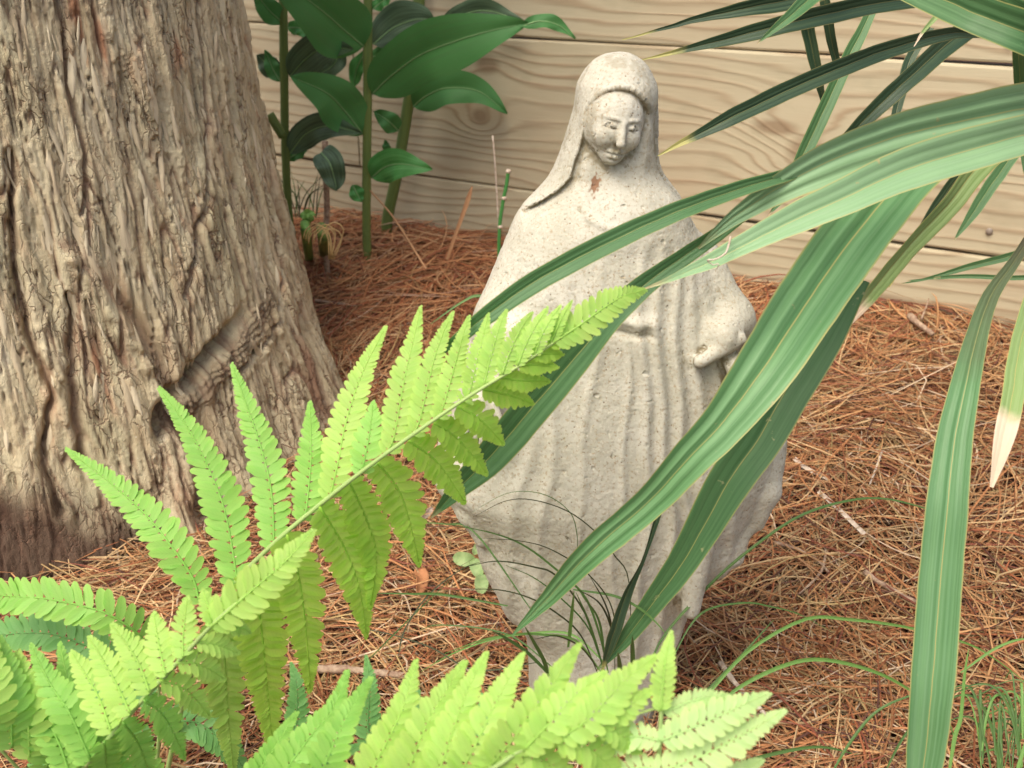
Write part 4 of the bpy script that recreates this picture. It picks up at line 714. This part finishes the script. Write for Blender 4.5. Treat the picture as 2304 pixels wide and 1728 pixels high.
# sprouts at the trunk foot and beside the statue
sprt = thing('sprout', 'pale green budding shoot between trunk and ginger stalks', 'plant', tuple(G(668, 560)))
tube('stem', spline([G(668, 560), PY(662, 510, 1.55), PY(660, 480, 1.55), PY(672, 466, 1.55)], 12), np.linspace(.009, .007, 12), GRASS_L, sprt); gleaf(sprt, [(650, 470, 0), (665, 462, 0), (682, 464, 0)], 20, GRASS_L, 1.54, rib=False)
tube('stem', spline([G(702, 548), PY(700, 515, 1.58), PY(694, 490, 1.58)], 12), np.linspace(.012, .009, 12), GSTEM, sprt)
dg = thing('dry_grass_head', 'curled golden dry grass heads beside the trunk on the straw', 'dry grass', tuple(G(720, 560)))
for k in range(8):
    x, y = R.uniform(675, 730), R.uniform(480, 500); tube('strand', spline([PY(715+R.uniform(-8, 8), 560, 1.5), PY(x+20, y+20, 1.5), PY(x, y, 1.5), PY(x-22, y+14, 1.5), PY(x-28, y+34, 1.5)], 12), .0009, DRYG, dg, 4)
sk = thing('sprout', 'small leafy green sprout at the left edge of the statue foot', 'plant', tuple(G(1025, 1260)))
for (x, y, a, L_, wd) in ((1003, 1208, 3.3, 50, 38), (1030, 1228, 1.2, 46, 34), (1040, 1262, 1.6, 44, 36), (1030, 1185, 5.2, 30, 22)):
    q = [G(x-L_/2*math.cos(a), y-L_/2*math.sin(a), .03), G(x, y, .036), G(x+L_/2*math.cos(a), y+L_/2*math.sin(a), .028)]; p = spline(q, 12); t = np.linspace(0, 1, 12)
    vv, ff, uv = ribbon(p, np.maximum(np.sin(math.pi*t)**.6*wd*K/FPX*.95, .001), np.zeros(12), lambda u: .2*np.abs(u), 5); obj('leaf', mesh('leaf', vv, ff, uv), VAR, sk)
tube('stem', spline([G(1025, 1260, -.01), G(1020, 1225, .02), G(1015, 1205, .03)], 8), .0014, GRASS, sk, 5)

# ------------------------------------------------------------------ grass tufts
def blade(parent, pts, wd, mat):
    if len(pts[0]) == 2: pts = [(x, y, None) for x, y in pts]
    p = spline(np.array([P(*q) for q in pts]), 30); t = np.linspace(0, 1, 30); w_ = wd*np.clip(np.minimum(.55+t*2, 1)*(1-t**3*.85), .1, 1)
    vv, ff, uv = ribbon(p, w_, np.full(30, R.uniform(-.4, .4)), lambda u: .25*np.abs(u), 3); return obj('blade', mesh('blade', vv, ff, uv), mat, parent)
c5 = lambda l, d0, d1: [(960+.3472*x, 912+.3472*y, d0+(d1-d0)*i/(len(l)-1)) for i, (x, y) in enumerate(l)]
c6 = lambda l, d0, d1: [(1536+.4214*x, 960+.4214*y, d0+(d1-d0)*i/(len(l)-1)) for i, (x, y) in enumerate(l)]
g1 = thing('grass_tuft', 'tuft of thin dark arching grass blades at the statue foot', 'grass', tuple(G(1300, 1500)))
for l, wd, mt in (([(1160, 1560), (1150, 1000), (1060, 830), (960, 700), (780, 560), (560, 485), (380, 490), (180, 590)], .0011, GRASS_D), ([(825, 800), (825, 700), (780, 560), (620, 450), (400, 440), (170, 560)], .0007, GRASS), ([(1000, 1560), (880, 1200), (700, 960), (550, 900), (330, 865), (130, 900)], .0015, GRASS_D), ([(1020, 1560), (960, 1300), (870, 1080), (700, 920), (500, 770), (300, 690), (0, 630)], .0019, GRASS), ([(1060, 1560), (1050, 1180), (900, 950), (680, 800), (480, 740), (200, 720)], .0011, GRASS_D),
    ([(960, 1580), (850, 1330), (700, 1190), (520, 1090), (300, 1040), (0, 1050)], .0014, GRASS_D), ([(980, 1560), (820, 1360), (600, 1320), (450, 1320), (250, 1350), (0, 1440)], .002, GRASS_L), ([(800, 1042), (1050, 1080), (1200, 1150), (1300, 1230), (1390, 1330)], .0022, GRASS), ([(770, 1400), (790, 1200), (807, 1050)], .003, GRASS_L), ([(650, 1580), (620, 1480), (560, 1370), (500, 1270)], .0035, GRASS), ([(680, 1600), (520, 1440), (390, 1350), (300, 1300)], .003, GRASS), ([(1175, 1560), (1175, 1420), (1170, 1330)], .0035, GRASS), ([(1100, 1600), (1090, 1500), (1080, 1430)], .004, GRASS),
    ([(1000, 1560), (900, 1290), (740, 1110), (560, 970), (380, 890)], .0013, GRASS), ([(980, 1500), (900, 1250), (820, 1060)], .0022, GRASS), ([(1000, 1480), (960, 1230), (850, 1070)], .002, GRASS), ([(1050, 1300), (1000, 1130), (900, 950)], .0014, GRASS_D), ([(1060, 1420), (1030, 1250), (960, 1120), (830, 1040)], .0018, GRASS_D), ([(960, 1540), (850, 1400), (700, 1330), (560, 1350)], .0014, GRASS_D)): blade(g1, c5(l, .80, .74), wd, mt)
c4 = lambda l, d0, d1: [(576+.3472*x, 1083+.3472*y, d0+(d1-d0)*i/(len(l)-1)) for i, (x, y) in enumerate(l)]
for l, wd, mt in (([(2100, 1000), (1900, 830), (1650, 820), (1400, 860), (1150, 950), (960, 1060)], .0022, GRASS_L), ([(1800, 1050), (1500, 830), (1100, 770), (950, 800)], .0016, GRASS), ([(1700, 1000), (1300, 1050), (1000, 900), (640, 800), (260, 775)], .0014, GRASS_D), ([(820, 960), (860, 800), (1000, 590), (1200, 430), (1350, 370)], .0014, GRASS_D), ([(640, 980), (900, 720), (1150, 480)], .0012, GRASS), ([(1500, 650), (1100, 580), (900, 575), (650, 570)], .0024, GRASS), ([(1650, 680), (1300, 200), (1100, 140), (870, 135)], .0016, GRASS)): blade(g1, c4(l, .86, .9), wd, mt)
g2 = thing('grass_tuft', 'sparse grass clump with long blades sweeping right from beside the statue foot', 'grass', tuple(G(1400, 1500)))
for l, wd, mt in (([(-330, 1180), (-240, 980), (0, 715), (200, 540), (450, 370), (700, 290), (900, 280), (1130, 340), (1300, 420)], .0028, GRASS), ([(-200, 1100), (-100, 920), (0, 840), (180, 812), (300, 830), (450, 870), (620, 960)], .0018, GRASS), ([(-200, 1500), (0, 1260), (200, 1050), (480, 895), (700, 895), (1000, 935), (1300, 1015), (1450, 1095), (1640, 1240)], .0032, GRASS_L), ([(-180, 1500), (0, 1250), (150, 1090), (320, 900)], .003, GRASS), ([(0, 1400), (120, 1260), (350, 1140), (550, 1100), (800, 1150), (1000, 1245), (1200, 1400), (1245, 1500)], .0038, GRASS_L), ([(20, 1720), (100, 1659), (300, 1590), (550, 1550), (750, 1590)], .0038, GRASS), ([(-190, 1480), (-60, 1300), (60, 1180)], .003, GRASS)): blade(g2, c6(l, .86, .9), wd, mt)
g3 = thing('grass_tuft', 'dense grass tuft in the bottom right corner', 'grass', tuple(G(2170, 1640)))
for l, wd, mt in (([(600, 1720), (720, 1520), (850, 1370), (1020, 1290), (1150, 1270)], .0026, GRASS), ([(1215, 1720), (1250, 1500), (1280, 1400), (1300, 1180), (1320, 1050)], .0034, GRASS_L), ([(1280, 1170), (1450, 1050), (1580, 1000), (1650, 1010)], .0022, GRASS_L), ([(1560, 1700), (1604, 1560), (1650, 1400)], .003, GRASS_L), ([(880, 1700), (1000, 1480), (1180, 1300), (1400, 1230)], .0022, GRASS)): blade(g3, c6(l, .84, .84), wd, mt)
for k in range(46):
    x, y = R.uniform(1380, 1720), R.uniform(1500, 1760); hh = R.uniform(150, 420); dx = R.gauss(-30, 110); blade(g3, c6([(x, y), (x+dx*.2, y-hh*.6), (x+dx*.6, y-hh*.95), (x+dx*1.4, y-hh*.85)], .84, .86), R.uniform(.0012, .0028), R.choice([GRASS, GRASS, GRASS_L]))
g4 = thing('grass_tuft', 'faint grass wisps at the wall foot between trunk and ginger stalks', 'grass', tuple(G(650, 470)))
for k in range(16):
    x = R.uniform(630, 690); dx = R.gauss(10, 30); blade(g4, [(x, 470, 1.98), (x+dx*.3, 420, 1.98), (x+dx, 375+R.uniform(-15, 40), 1.98)], .0022, R.choice([GRASS, GRASS_D]))
blade(g1, [(1120, 660, 1.2), (1040, 640, 1.2), (1000, 652, 1.2), (930, 700, 1.2)], .004, GRASS)

# ------------------------------------------------------------------ litter on the straw
def stick(label, pts, r, mat=TWIG, name='twig', up=.022, cat='twig', grp=None):
    p = spline(np.array([G(x, y, up) for x, y in pts]), 14); rr = np.linspace(r, r*.6, 14)*(1+.15*np.array([R.uniform(-1, 1) for _ in range(14)])); return tag(tube(name, p, rr, mat, None, 7), label, cat, grp)
stick('grey brown twig lying on the straw right of the trunk', [(680, 650), (720, 655), (770, 662)], .0035)
stick('pale flattened stick on the straw right of the lowest fern tip', [(1556, 1432), (1590, 1478), (1640, 1530), (1668, 1560)], .0032, PALE)
stick('curved brown twig below the mantle on the open straw', [(1784, 1188), (1776, 1230), (1750, 1262), (1712, 1294)], .0018)
stick('grey twig slanting across the open straw right of the statue', [(1672, 1171), (1720, 1186), (1765, 1210), (1790, 1236)], .0022)
stick('brown twig slanting down towards the hanging leaf', [(1868, 1236), (1900, 1258), (1960, 1292), (2000, 1304)], .0035)
stick('small pale stick standing out above the long arching grass blade', [(1905, 975), (1893, 1010), (1879, 1046)], .0018, PALE)
stick('half buried pinkish brown stick behind the lower fern', [(660, 1446), (740, 1446), (800, 1452), (900, 1462)], .005, TWIG)
t_ = stick('dark stub of wood leaning at the wall foot right of the leaves', [(1965, 682), (1985, 700), (2015, 722)], .006, up=.03)
stick('reddish thin stalk poking up against the lowest board', [(1990, 690), (2000, 665), (2006, 645)], .0016, up=.035)
for pts, lb in (([(1768, 1061), (1810, 1098), (1868, 1154)], 'long pale wood shaving on the straw right of the statue'), ([(1716, 990), (1740, 1010), (1790, 1034)], 'short pale wood shaving near the bright leaf edge')):
    p = spline(np.array([G(x, y, .022) for x, y in pts]), 10); vv, ff, uv = ribbon(p, np.full(10, .005), np.zeros(10), lambda u: .1*u*u, 4); tag(obj('wood_shaving', mesh('wood_shaving', vv, ff, uv), PALE), lb, 'wood chip')
def chip(name, label, pts, wd, mat, cat, up=.024):
    p = spline(np.array([G(x, y, up+.006*i) for i, (x, y) in enumerate(pts)]), 12); t = np.linspace(0, 1, 12); vv, ff, uv = ribbon(p, np.maximum(np.sin(math.pi*(t*.9+.07))**.5*wd, .001), np.linspace(0, .5, 12), lambda u: .22*u*u, 6)
    o = tag(obj(name, mesh(name, vv, ff, uv), mat), label, cat); md = o.modifiers.new('thick', 'SOLIDIFY'); md.thickness = .0004; return o
chip('dry_leaf', 'curled orange brown dry leaf on the straw between fern and statue', [(905, 1228), (910, 1250), (902, 1284)], .016, DRY, 'dead leaf')
chip('wood_chip', 'cream coloured wood chip under the fern tip', [(935, 1096), (922, 1110), (908, 1120)], .008, PALE, 'wood chip')
GREYL = flat('grey_dead_leaf', (.10, .085, .07), (.19, .16, .13), .02)
chip('petal', 'small bright red petal behind the foreground fern', [(1412, 1476), (1408, 1494), (1410, 1512)], .011, RED, 'petal', .03)
# loose long needles that lie on top, one by one
for l, grp in (([(-10, 1160), (60, 1200), (140, 1250), (230, 1300)], 0), ([(-5, 1172), (100, 1215), (190, 1262), (270, 1290)], 0), ([(-10, 1230), (100, 1212), (160, 1222), (230, 1262)], 0), ([(150, 1262), (240, 1232), (330, 1212)], 0), ([(-10, 1285), (120, 1258), (260, 1240), (350, 1245)], 0), ([(20, 1300), (160, 1270), (300, 1275)], 0),
    ([(580, 1340), (700, 1290), (880, 1285), (1040, 1345)], 1), ([(850, 1283), (1000, 1290), (1140, 1350)], 1), ([(660, 1340), (720, 1380), (780, 1425)], 1), ([(820, 1420), (850, 1330), (880, 1270)], 1), ([(1530, 1350), (1600, 1420), (1640, 1480)], 2), ([(1560, 1300), (1575, 1380), (1612, 1460)], 2), ([(1525, 1352), (1650, 1338), (1760, 1330)], 2), ([(1700, 1190), (1800, 1260), (1880, 1340)], 2), ([(1620, 1120), (1700, 1180), (1780, 1260)], 2), ([(1780, 1120), (1850, 1060), (1900, 1010)], 2), ([(1660, 1010), (1780, 1040), (1900, 1060)], 2)):
    lb = ('long tan pine needle crossing the straw at the trunk foot', 'long orange pine needle arched over the straw between fern and statue', 'long orange pine needle lying loose right of the statue')[grp]
    gr = ('loose needles at the trunk foot', 'loose needles between fern and statue', 'loose needles right of the statue')[grp]
    p = spline(np.array([G(x, y, .03) for x, y in l]), 16); o = tag(tube('pine_needle', p, np.linspace(.0010, .0006, 16), (DRYG, REED, REED)[grp], None, 5), lb, 'pine needle', gr)
for pts, lb in (([(800, 412), (850, 470), (920, 580)], 'long tan needle leaning on the ginger stalk foot'),):
    p = spline(np.array([PY(x, y, yy) for (x, y), yy in zip(pts, (1.84, 1.75, 1.5))]), 14); tag(tube('pine_needle', p, .0017, REED, None, 5), lb, 'pine needle')
